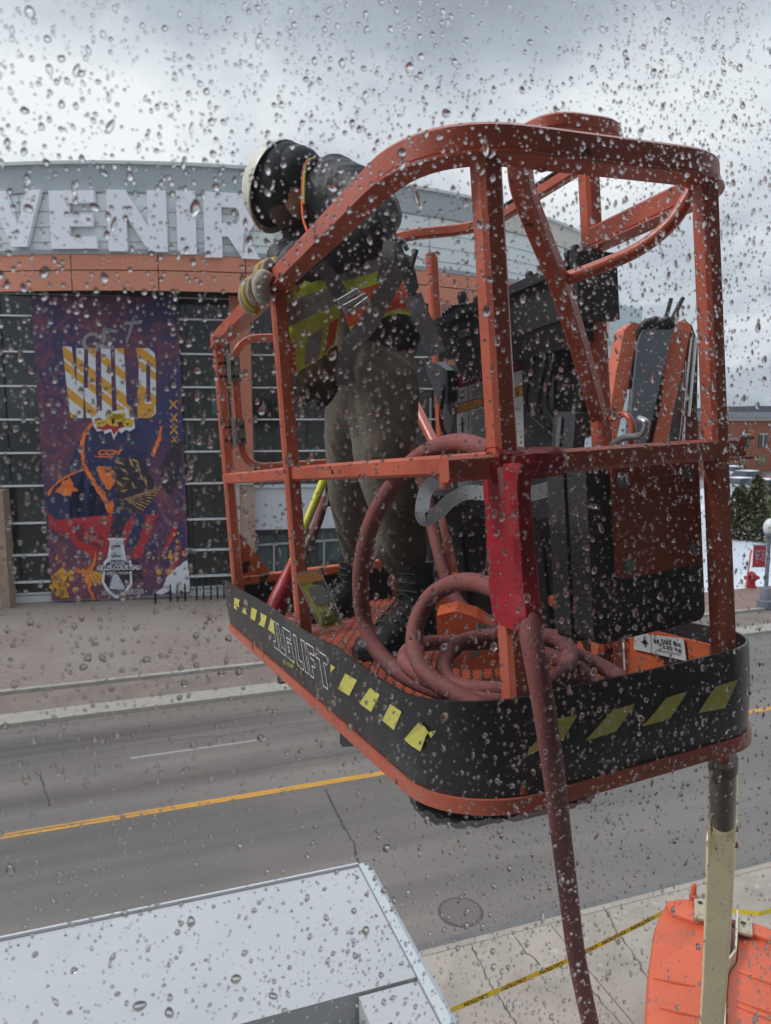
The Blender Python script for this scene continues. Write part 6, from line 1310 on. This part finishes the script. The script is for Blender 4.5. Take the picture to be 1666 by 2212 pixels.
# boots
def boot(u, v, tu, tv, lab, KS=1.25):
    BK = lambda x, y=None, z=None: (lambda p: B(u + (p[0] - u) * KS, v + (p[1] - v) * KS, .04 + (p[2] - .04) * KS))(x if y is None else (x, y, z))
    f = MB(BK); d = Vector((tu - u, tv - v, 0)); L_ = d.length; d.normalize(); s_ = Vector((-d.y, d.x, 0)); o0 = Vector((u, v, 0)); rings = []
    def ring(x, w_, z0, z1, n=14):
        out = []
        for k in range(n):
            a = 2 * math.pi * k / n; out.append(o0 + d * x + s_ * (w_ * math.cos(a)) + Vector((0, 0, (z0 + z1) / 2 + (z1 - z0) / 2 * math.sin(a))))
        return out
    prof = [(-.055, .010, .06, .08), (-.05, .030, .045, .13), (-.02, .040, .04, .16), (.03, .042, .04, .165), (.07, .045, .04, .14), (.12, .048, .04, .112), (.17, .050, .04, .098), (.205, .046, .042, .090), (.228, .030, .045, .078), (.236, .008, .05, .065)]
    rg_ = [ring(x * L_ / .23, w_, a, b) for x, w_, a, b in prof]; n = 14; f.add([p for r_ in rg_ for p in r_], [(i * n + q, i * n + (q + 1) % n, (i + 1) * n + (q + 1) % n, (i + 1) * n + q) for i in range(len(rg_) - 1) for q in range(n)] + [list(range(n))[::-1], [(len(rg_) - 1) * n + q for q in range(n)]])
    f.tube([tuple(o0 + Vector((0, 0, .09))), tuple(o0 + d * .0 + Vector((0, 0, .16))), tuple(o0 - d * .006 + Vector((0, 0, .24)))], .048, 14)
    b_ = mesh_obj('boot', f, BOOTM, worker, smooth=60)
    f = MB(BK); sp_ = [o0 + d * (x * L_ / .23) + s_ * w_ for x, w_ in ((-.06, .0), (-.052, .03), (0, .04), (.06, .04), (.12, .05), (.18, .053), (.225, .04), (.243, 0), (.225, -.04), (.18, -.053), (.12, -.05), (.06, -.04), (0, -.04), (-.052, -.03))]
    f.prism([p + Vector((0, 0, .040)) for p in sp_], (0, 0, .02)); mesh_obj('sole', f, BLACK, b_, smooth=40)
    f = MB(BK)
    for k in range(5):
        x = .045 + k * .021; z = .160 - k * .013; f.tube(spline([o0 + d * x + s_ * .03 + Vector((0, 0, z - .012)), o0 + d * (x + .006) + Vector((0, 0, z + .008)), o0 + d * x - s_ * .03 + Vector((0, 0, z - .012))], 4), .0035, 6)
    for k in range(3): z = .17 + k * .022; f.tube(spline([o0 + d * .036 + s_ * .034 + Vector((0, 0, z)), o0 + d * .052 + Vector((0, 0, z + .004)), o0 + d * .036 - s_ * .034 + Vector((0, 0, z))], 4), .0035, 6)
    mesh_obj('lace', f, mat('lace_black', (.03, .03, .03), .7), b_)
    f = MB(BK)
    for k in range(4):
        for sg in (-1, 1): f.ball(tuple(o0 + d * (.05 + k * .022) + s_ * (sg * .031) + Vector((0, 0, .153 - k * .013))), .0034, n=8, m=6)
    mesh_obj('eyelet', f, STEEL, b_)
boot(1.09, .455, 1.01, .265, 'n', 1.3); boot(1.68, .45, 1.66, .26, 'f', 1.2)
# gloved hands on the rail
GLV = mat('grey_knit_glove', (.36, .34, .29), .85, bump=.5, bscale=60, wear=((.14, .12, .10), 14, .6, .1)); GLY = mat('yellow_glove', (.52, .37, .06), .75, var=.2, vscale=20, bump=.4, bscale=50)
def hand(uc, zc, ds, vc=.022):
    pal = [((uc + .05 * ds, vc + .035, zc + .010), .040, .03), ((uc + .01 * ds, vc + .012, zc + .046), .042, .026), ((uc - .01 * ds, vc - .018, zc + .046), .040, .020)]
    a = man('glove', pal, chain(3), GLY, sub=2)
    for k in range(4):
        u_ = uc + (.038 - .025 * k); L_ = (1.0, 1.08, 1.03, .85)[k]
        fg = [((u_, vc - .015, zc + .046), .0135), ((u_ + .002, vc - .043 * L_, zc + .036), .0128), ((u_ + .003, vc - .052 * L_, zc - .0), .0120), ((u_ + .004, vc - .040 * L_, zc - .032 * L_), .0110), ((u_ + .004, vc - .018, zc - .044 * L_), .0095)]
        o = skin('finger', fg, chain(5), GLV if k % 2 else GLY, worker, sub=2)
    th = [((uc + .052, vc + .02, zc + .02), .015), ((uc + .056, vc + .004, zc - .012), .0135), ((uc + .048, vc - .006, zc - .040), .012), ((uc + .036, vc - .018, zc - .052), .010)]
    skin('thumb', th, chain(4), GLY, worker, sub=2)
hand(.965, HT, 1); hand(1.15, HT, 1)
man('glove_cuff', [((.955, .05, 1.185), .040), ((.955, .075, 1.18), .045), ((.945, .10, 1.17), .046)], chain(3), GLY, sub=2)
man('glove', [(Q(580, 582, 1.97), .034, .03), (Q(562, 612, 1.97), .036, .03), (Q(566, 640, 1.98), .032, .026), (Q(578, 655, 1.98), .024)], chain(4), GLV, sub=2, noise_s=.03, noise_amp=.012)
# harness webbing, buckle, lanyard
def strap(path, w_, t, m_, name, parent, up=(0, 0, 1), seg=6, facing=True):
    pts = spline([P(*q) for q in path], seg); f = MB(); n = len(pts)
    for i, p in enumerate(pts):
        a, b = pts[max(0, i - 1)], pts[min(n - 1, i + 1)]; tn = (b - a).normalized(); d = (CAM - p).normalized() if facing else Vector(up); sd_ = tn.cross(d).normalized(); nn = sd_.cross(tn).normalized()
        f.v += [p + sd_ * w_ / 2 - nn * t / 2, p + sd_ * w_ / 2 + nn * t / 2, p - sd_ * w_ / 2 + nn * t / 2, p - sd_ * w_ / 2 - nn * t / 2]
    for i in range(n - 1):
        for k in range(4): q = i * 4; f.f.append([q + k, q + (k + 1) % 4, q + 4 + (k + 1) % 4, q + 4 + k]); f.mi.append(0)
    f.f += [[0, 3, 2, 1], [4 * n - 4, 4 * n - 3, 4 * n - 2, 4 * n - 1]]; f.mi += [0, 0]
    return mesh_obj(name, f, m_, parent, smooth=40)
HRN = mat('grey_harness_webbing', (.135, .135, .14), .6, var=.12, bump=.3, bscale=150)
strap([(690, 570, 1.93), (712, 598, 1.95), (735, 635, 1.98), (752, 665, 2.0)], .040, .004, HRN, 'harness_strap', worker)
strap([(872, 548, 1.86), (855, 590, 1.84), (828, 640, 1.86), (795, 700, 1.90), (760, 745, 1.94), (745, 800, 1.98), (750, 830, 2.0)], .048, .004, HRN, 'harness_strap', worker)
strap([(842, 520, 1.84), (835, 560, 1.83), (826, 610, 1.85)], .03, .004, HRN, 'harness_strap', worker)
f = MB(); bq = [P(x, y, 1.92) for x, y in ((735, 652), (772, 628), (786, 650), (750, 676))]
f.rtube(bq, .012, .01, up=(0, -1, 0), closed=True); bq = [P(x, y, 1.91) for x, y in ((745, 664), (790, 636), (797, 646), (752, 676))]; f.rtube(bq, .008, .01, up=(0, -1, 0), closed=True); mesh_obj('buckle', f, STEEL, worker, smooth=30)
ld = strap([(893, 640, 1.86), (905, 675, 1.86), (925, 715, 1.87), (945, 765, 1.88)], .045, .020, mat('grey_absorber_pack', (.17, .18, .20), .55, var=.3, vscale=14, bump=.4, bscale=40), 'lanyard', worker)
f = MB(); f.tube(spline([P(858, 528, 1.84), P(868, 560, 1.84), P(880, 600, 1.85), P(893, 640, 1.86)], 6), .011, 8); mesh_obj('lanyard', f, mat('green_grey_rope', (.05, .07, .06), .7, bump=.5, bscale=90), worker)
f = MB(); f.prism([P(x, y, 1.84) for x, y in ((866, 560), (880, 556), (897, 582), (905, 620), (896, 634), (878, 622), (870, 590))], (0, .016, 0)); hk = mesh_obj('snap_hook', f, mat('gunmetal', (.10, .12, .13), .35, metal=.6), worker, smooth=0)
f = MB(); f.rtube([P(888, 578, 1.84), P(899, 540, 1.84)], .012, .012); f.tube(spline([P(866, 575, 1.84), P(856, 540, 1.84), P(868, 520, 1.84), P(880, 540, 1.84)], 6), .006, 8); mesh_obj('latch', f, MATS['gunmetal'], hk)

# ================================================================== LOOSE THINGS IN THE BASKET
# tub
tub = thing('storage_tub', 'big black plastic storage tub with a flanged lid under the console', 'tub', B(.85, .72, .04))
def rrect(c, ax, ay, hx, hy, r, n=5):
    out = []
    for sx, sy, a0 in ((1, 1, 0), (-1, 1, 90), (-1, -1, 180), (1, -1, 270)):
        for k in range(n + 1): a = R(a0 + 90 * k / n); out.append(c + ax * (sx * (hx - r) + r * math.cos(a)) + ay * (sy * (hy - r) + r * math.sin(a)))
    return out
ta = (Vector((.44, .68, 0)) - Vector((1.23, .50, 0))).normalized(); tb = Vector((-ta.y, ta.x, 0)); tb = tb if tb.y > 0 else -tb
tc_ = Vector((.835, .59, 0)) + tb * .16
def loft(rings, mb):
    n = len(rings[0]); mb.add([p for r_ in rings for p in r_], [(i * n + q, i * n + (q + 1) % n, (i + 1) * n + (q + 1) % n, (i + 1) * n + q) for i in range(len(rings) - 1) for q in range(n)] + [list(range(n))[::-1], [(len(rings) - 1) * n + q for q in range(n)]]); return mb
Z = lambda z: Vector((0, 0, z))
f = MB(B); loft([rrect(tc_ + Z(z), ta, tb, hx, hy, .05) for z, hx, hy in ((.445, .39, .15), (.45, .402, .155), (.475, .402, .158), (.482, .41, .165), (.515, .41, .165), (.522, .402, .158), (.522, .375, .135), (.530, .37, .13))], f); mesh_obj('lid', f, BLACKP, tub, smooth=35)
f = MB(B); tcb = tc_ + tb * .06 - ta * .01; loft([rrect(tcb + Z(z), ta, tb, hx, hy, .05) for z, hx, hy in ((.04, .27, .085), (.05, .285, .095), (.18, .295, .10), (.30, .31, .11), (.44, .33, .13))], f)
for k in (-2, -1, 0, 1, 2): loft([rrect(tcb + ta * (k * .12) - tb * (.098 + z * .05) + Z(z), ta, tb, .022, .010, .006, 2) for z in (.07, .4)], f)
mesh_obj('bin_body', f, mat('tub_black', (.018, .019, .021), .42, var=.3, vscale=7, wear=((.05, .055, .06), 15, .64, .1)), tub, smooth=35)
f = MB(B); loft([rrect(tc_ + ta * .27 - tb * .17 + Z(z), ta, tb, .09, .02, .01, 3) for z in (.452, .53)], f); mesh_obj('lid_clip', f, BLACKP, tub, smooth=30)
st_ = strap([(940, 1035, 1.86), (920, 1062, 1.84), (912, 1100, 1.80), (918, 1122, 1.79), (945, 1108, 1.79), (975, 1080, 1.78), (1010, 1064, 1.76), (1050, 1066, 1.72), (1080, 1074, 1.70), (1120, 1072, 1.68), (1165, 1062, 1.66), (1210, 1048, 1.64), (1262, 1032, 1.62), (1280, 1020, 1.62)], .034, .003, STRAP, 'webbing_strap', None, seg=7)
tag(st_, 'grey webbing strap looped over the lid of the black tub', 'strap')
# red air hose: one long rubber hose
def hosepath(): 
    pts = [P(1068, 978, 1.315), P(1035, 968, 1.34), P(990, 958, 1.42), P(940, 967, 1.50), P(890, 1000, 1.56), P(840, 1060, 1.60), P(803, 1130, 1.63), P(783, 1200, 1.66), P(778, 1260, 1.68), P(785, 1330, 1.70), P(805, 1390, 1.70)]
    fl = [(.66, .25), (.55, .20), (.40, .22)]
    pts += [B(.70, .17, .075), B(.58, .14, .065), B(.42, .18, .062), B(.26, .30, .062), B(.23, .45, .062), B(.34, .60, .062), B(.58, .66, .066), B(.78, .60, .07), B(.90, .46, .07), B(.86, .30, .07), B(.70, .22, .075), B(.50, .20, .09), B(.36, .30, .10), B(.36, .48, .10), B(.52, .60, .10), B(.72, .58, .105), B(.82, .44, .105), B(.76, .32, .10), B(.60, .27, .11), B(.45, .36, .13), B(.44, .50, .135), B(.58, .58, .14)]
    return pts
def rad_hose(name, pts, r, label, seg=8):
    f = MB(); f.tube(spline(pts, seg), r, 16); return tag(mesh_obj(name, f, HOSE, smooth=80), label, 'hose')
rad_hose('rubber_hose', [P(1078, 985, 1.33), P(1045, 970, 1.35), P(995, 957, 1.42), P(940, 968, 1.50), P(888, 1003, 1.56), P(838, 1063, 1.60), P(803, 1130, 1.63), P(784, 1200, 1.66), P(779, 1265, 1.68), P(786, 1335, 1.70), P(806, 1390, 1.68), P(838, 1432, 1.64), P(880, 1462, 1.58), P(925, 1482, 1.52), P(980, 1500, 1.47), P(1050, 1510, 1.44), P(1110, 1506, 1.44), P(1170, 1490, 1.47), P(1240, 1470, 1.52)], .0188, 'tall pink red hose loop rising from the floor to the taped mid rail')
rad_hose('rubber_hose', [P(1085, 1278, 1.36), P(1060, 1268, 1.40), P(1020, 1257, 1.46), P(975, 1262, 1.52), P(930, 1290, 1.56), P(902, 1340, 1.56), P(895, 1390, 1.54), P(905, 1430, 1.50), P(935, 1468, 1.46), P(985, 1498, 1.42), P(1035, 1526, 1.39), P(1075, 1560, 1.37)], .0185, 'upper arched loop of pink red hose behind the taped post')
rad_hose('rubber_hose', [P(1090, 1562, 1.38), P(1035, 1530, 1.42), P(975, 1494, 1.47), P(915, 1462, 1.52), P(880, 1435, 1.58), P(878, 1412, 1.64), P(905, 1393, 1.70), P(960, 1388, 1.74), P(1030, 1388, 1.75), P(1100, 1383, 1.75), P(1150, 1386, 1.74), P(1220, 1405, 1.70), P(1280, 1430, 1.66), P(1335, 1462, 1.60), P(1350, 1490, 1.56)], .0180, 'outer floor coil of pink red hose running off toward the front corner')
rad_hose('rubber_hose', [P(1060, 1376, 1.60), P(1010, 1384, 1.60), P(972, 1408, 1.58), P(958, 1445, 1.54), P(975, 1475, 1.50), P(1020, 1488, 1.46), P(1100, 1490, 1.44), P(1180, 1476, 1.46), P(1222, 1446, 1.52), P(1230, 1408, 1.60), P(1205, 1380, 1.66), P(1160, 1372, 1.70), P(1110, 1372, 1.70), P(1060, 1376, 1.64), P(1100, 1400, 1.66), P(1170, 1412, 1.64), P(1240, 1440, 1.60), P(1290, 1482, 1.54), P(1310, 1500, 1.5)], .0180, 'small round floor coil of pink red hose behind the taped post')
rad_hose('rubber_hose', [P(855, 915, 2.3), P(880, 950, 2.22), P(905, 1010, 2.15), P(925, 1090, 2.08), P(945, 1180, 2.02), P(970, 1265, 1.96), P(1005, 1318, 1.90), P(1050, 1345, 1.85), P(1100, 1358, 1.82)], .0180, 'pink red hose length coming down behind the black tub')
rad_hose('rubber_hose', [P(1092, 1010, 1.245), P(1108, 1100, 1.235), P(1122, 1200, 1.225), P(1133, 1290, 1.21), P(1148, 1380, 1.175), P(1167, 1480, 1.165), P(1185, 1590, 1.18), P(1200, 1700, 1.235), P(1213, 1810, 1.31), P(1228, 1930, 1.39), P(1243, 2050, 1.47), P(1262, 2150, 1.54), P(1280, 2240, 1.60), P(1300, 2400, 1.75), P(1320, 2700, 2.1)], .0185, 'long pink red hose hanging down outside the basket from the red tape')
# red tape round the post and hose
def tape():
    f = MB(); n = 18; rows = []
    spec = [(1110, 1000, 52, 1.262), (1104, 1020, 48, 1.258), (1097, 1045, 38, 1.255), (1098, 1090, 37, 1.252), (1103, 1160, 37, 1.247), (1108, 1230, 39, 1.24), (1113, 1290, 40, 1.23), (1117, 1325, 40, 1.222), (1118, 1350, 39, 1.218)]
    ctr = [P(x, y, d) for x, y, _, d in spec]; out = spline(ctr, 5); ws = spline([Vector((w_, 0, 0)) for _, _, w_, _ in spec], 5)
    for i, c in enumerate(out):
        wd = ws[i].x * 1.13 / F_PX; row = []
        for k in range(n):
            a = 2 * math.pi * k / n; ca, sa = math.cos(a), math.sin(a); sq = .88 * (abs(ca) ** 6 + abs(sa) ** 6) ** (-1 / 6)
            p = c + BR * (ca * wd * .96 * sq) + BL * (sa * .058 * sq + .002)
            row.append(p + (p - c).normalized() * (.0022 * noise.noise(p * 30) + .0012 * noise.noise(p * 110)))
        rows.append(row)
    m_ = len(rows); f.add([p for r_ in rows for p in r_], [(i * n + q, i * n + (q + 1) % n, (i + 1) * n + (q + 1) % n, (i + 1) * n + q) for i in range(m_ - 1) for q in range(n)])
    return f
tw = thing('red_tape_wrap', 'shiny red tape wound round basket post, mid rail and hanging hose', 'tape', P(1105, 1150, 1.22))
mesh_obj('post_wrap', tape(), REDTAPE, tw, smooth=35)
def railwrap(fn, a0, a1, r0, r1, n=12):
    f = MB(); rows = []; N_ = 14
    for i in range(N_ + 1):
        t = i / N_; a = a0 + (a1 - a0) * t; r_ = r0 + (r1 - r0) * t; row = []
        for k in range(n):
            an = 2 * math.pi * k / n; sq = (abs(math.cos(an)) ** 4 + abs(math.sin(an)) ** 4) ** -.25; p = fn(a, math.cos(an) * sq * r_ * .85, math.sin(an) * sq * r_)
            row.append(p + (p - fn(a, 0, 0)).normalized() * (.0035 * noise.noise(p * 50)))
        rows.append(row)
    f.add([p for r_ in rows for p in r_], [(i * n + q, i * n + (q + 1) % n, (i + 1) * n + (q + 1) % n, (i + 1) * n + q) for i in range(N_) for q in range(n)]); return f
mesh_obj('rail_wrap', railwrap(lambda a, x, z: B(.01 + x, a, .613 + z), .12, .262, .034, .026), REDTAPE, tw, smooth=40)
f = MB(); f.prism([P(x, y, 1.236) for x, y in ((1056, 1002), (1078, 990), (1118, 984), (1152, 980), (1160, 1010), (1140, 1034), (1118, 1056), (1100, 1050), (1064, 1046))], (0, .02, 0)); mesh_obj('corner_wrap', f, REDTAPE, tw, smooth=0)
# bent orange metal box on the floor
MO = mat('chipped_orange', (.62, .115, .04), .45, var=.12, vscale=6, bump=.15, bscale=40, wear=((.15, .155, .16), 7.5, .565, .012), dirt=((.28, .05, .03), 4, .55, .15))
bx_ = [(943, 1330, 1.86), (985, 1320, 1.85), (1030, 1334, 1.80), (1068, 1358, 1.75), (1100, 1366, 1.72), (1100, 1440, 1.70), (1020, 1448, 1.76), (965, 1442, 1.80), (945, 1385, 1.85)]
f = MB(); f.prism([P(x, y, 1.80) for x, y, d in bx_], (.015, .10, 0)); tag(mesh_obj('metal_box', f, MO, smooth=0), 'chipped orange steel box with bare grey patches behind the hose coils', 'box')
# lance leaning in the corner
ln = thing('scraper_pole', 'yellow pole with red wrapped foot leaning in the far basket corner', 'pole', P(610, 1320, 2.55))
f = MB(); f.tube([P(712, 1010, 2.75), P(696, 1045, 2.72), P(670, 1110, 2.68), P(650, 1158, 2.64)], .0155, 12); f.tube([P(650, 1155, 2.64), P(642, 1190, 2.62), P(620, 1250, 2.58)], .017, 12, scales=[.9, 1, .9]); mesh_obj('handle', f, mat('pole_yellow', (.62, .56, .03), .45, var=.08), ln)
f = MB(); f.tube([P(634, 1215, 2.60), P(620, 1255, 2.57), P(600, 1305, 2.54), P(590, 1335, 2.53)], .026, 14, scales=[.8, 1.15, 1.45, 1.5]); mesh_obj('red_sleeve', f, REDTAPE, ln)
f = MB(); f.tube([P(703, 1075, 2.78), P(688, 1125, 2.76), P(672, 1165, 2.74)], .018, 12); o = mesh_obj('hose_tail', f, HOSE, ln); f = MB(); f.tube([P(674, 1160, 2.74), P(668, 1172, 2.735), P(662, 1186, 2.73), P(655, 1200, 2.73)], .019, 12, scales=[1, 1.1, .8, .6]); mesh_obj('coupling', f, ZINC, o)
f = MB(); f.prism([P(x, y, 2.72) for x, y in ((708, 1010), (748, 1010), (732, 1098), (700, 1092))], (0, .03, 0)); tag(mesh_obj('tool_pouch', f, BLACK, smooth=0), 'black pouch hanging below the rail between yellow pole and trousers', 'pouch')
# hang tag in clear sleeve
tg = thing('warning_tag', 'clear plastic sleeve with torn yellow warning card by the left basket post', 'tag', P(690, 1240, 1.98))
def tagpoly(pts, o, m_, nm, par=tg): f = MB(); f.prism([P(x, y, 1.98 - o) for x, y in pts], (0, .0012, 0)); return mesh_obj(nm, f, m_, par, smooth=0)
tagpoly([(634, 1238), (690, 1229), (744, 1352), (694, 1367)], 0, mat('clear_plastic', (.6, .6, .6), .25, alpha=.16), 'sleeve')
card = tagpoly([(640, 1246), (672, 1240), (676, 1262), (700, 1268), (684, 1300), (708, 1306), (738, 1346), (697, 1359), (668, 1300)], .004, mat('card_yellow', (.44, .42, .09), .55, var=.15, vscale=20), 'card')
tagpoly([(642, 1243), (690, 1236), (700, 1252), (648, 1262)], .006, mat('card_orange', (.5, .2, .05), .55), 'card_header', card)
tagpoly([(664, 1270), (692, 1262), (712, 1302), (690, 1308), (680, 1306)], .006, mat('card_grey', (.20, .19, .17), .6), 'card_patch', card)
for k in range(6): y = 1322 + k * 5; tagpoly([(692 + k * .6, y + 3), (722 + k * 2.0, y - 4), (722 + k * 2.0, y - 2.6), (692 + k * .6, y + 4.6)], .007, BOLT, 'print_line', card)
for pts in ([(634, 1238), (636, 1237), (696, 1366), (694, 1367)], [(690, 1229), (692, 1230), (745, 1352), (743, 1353)], [(694, 1367), (744, 1352), (744, 1350), (694, 1365)]): tagpoly(pts, .005, mat('sleeve_edge', (.4, .38, .36), .4), 'sleeve_edge')
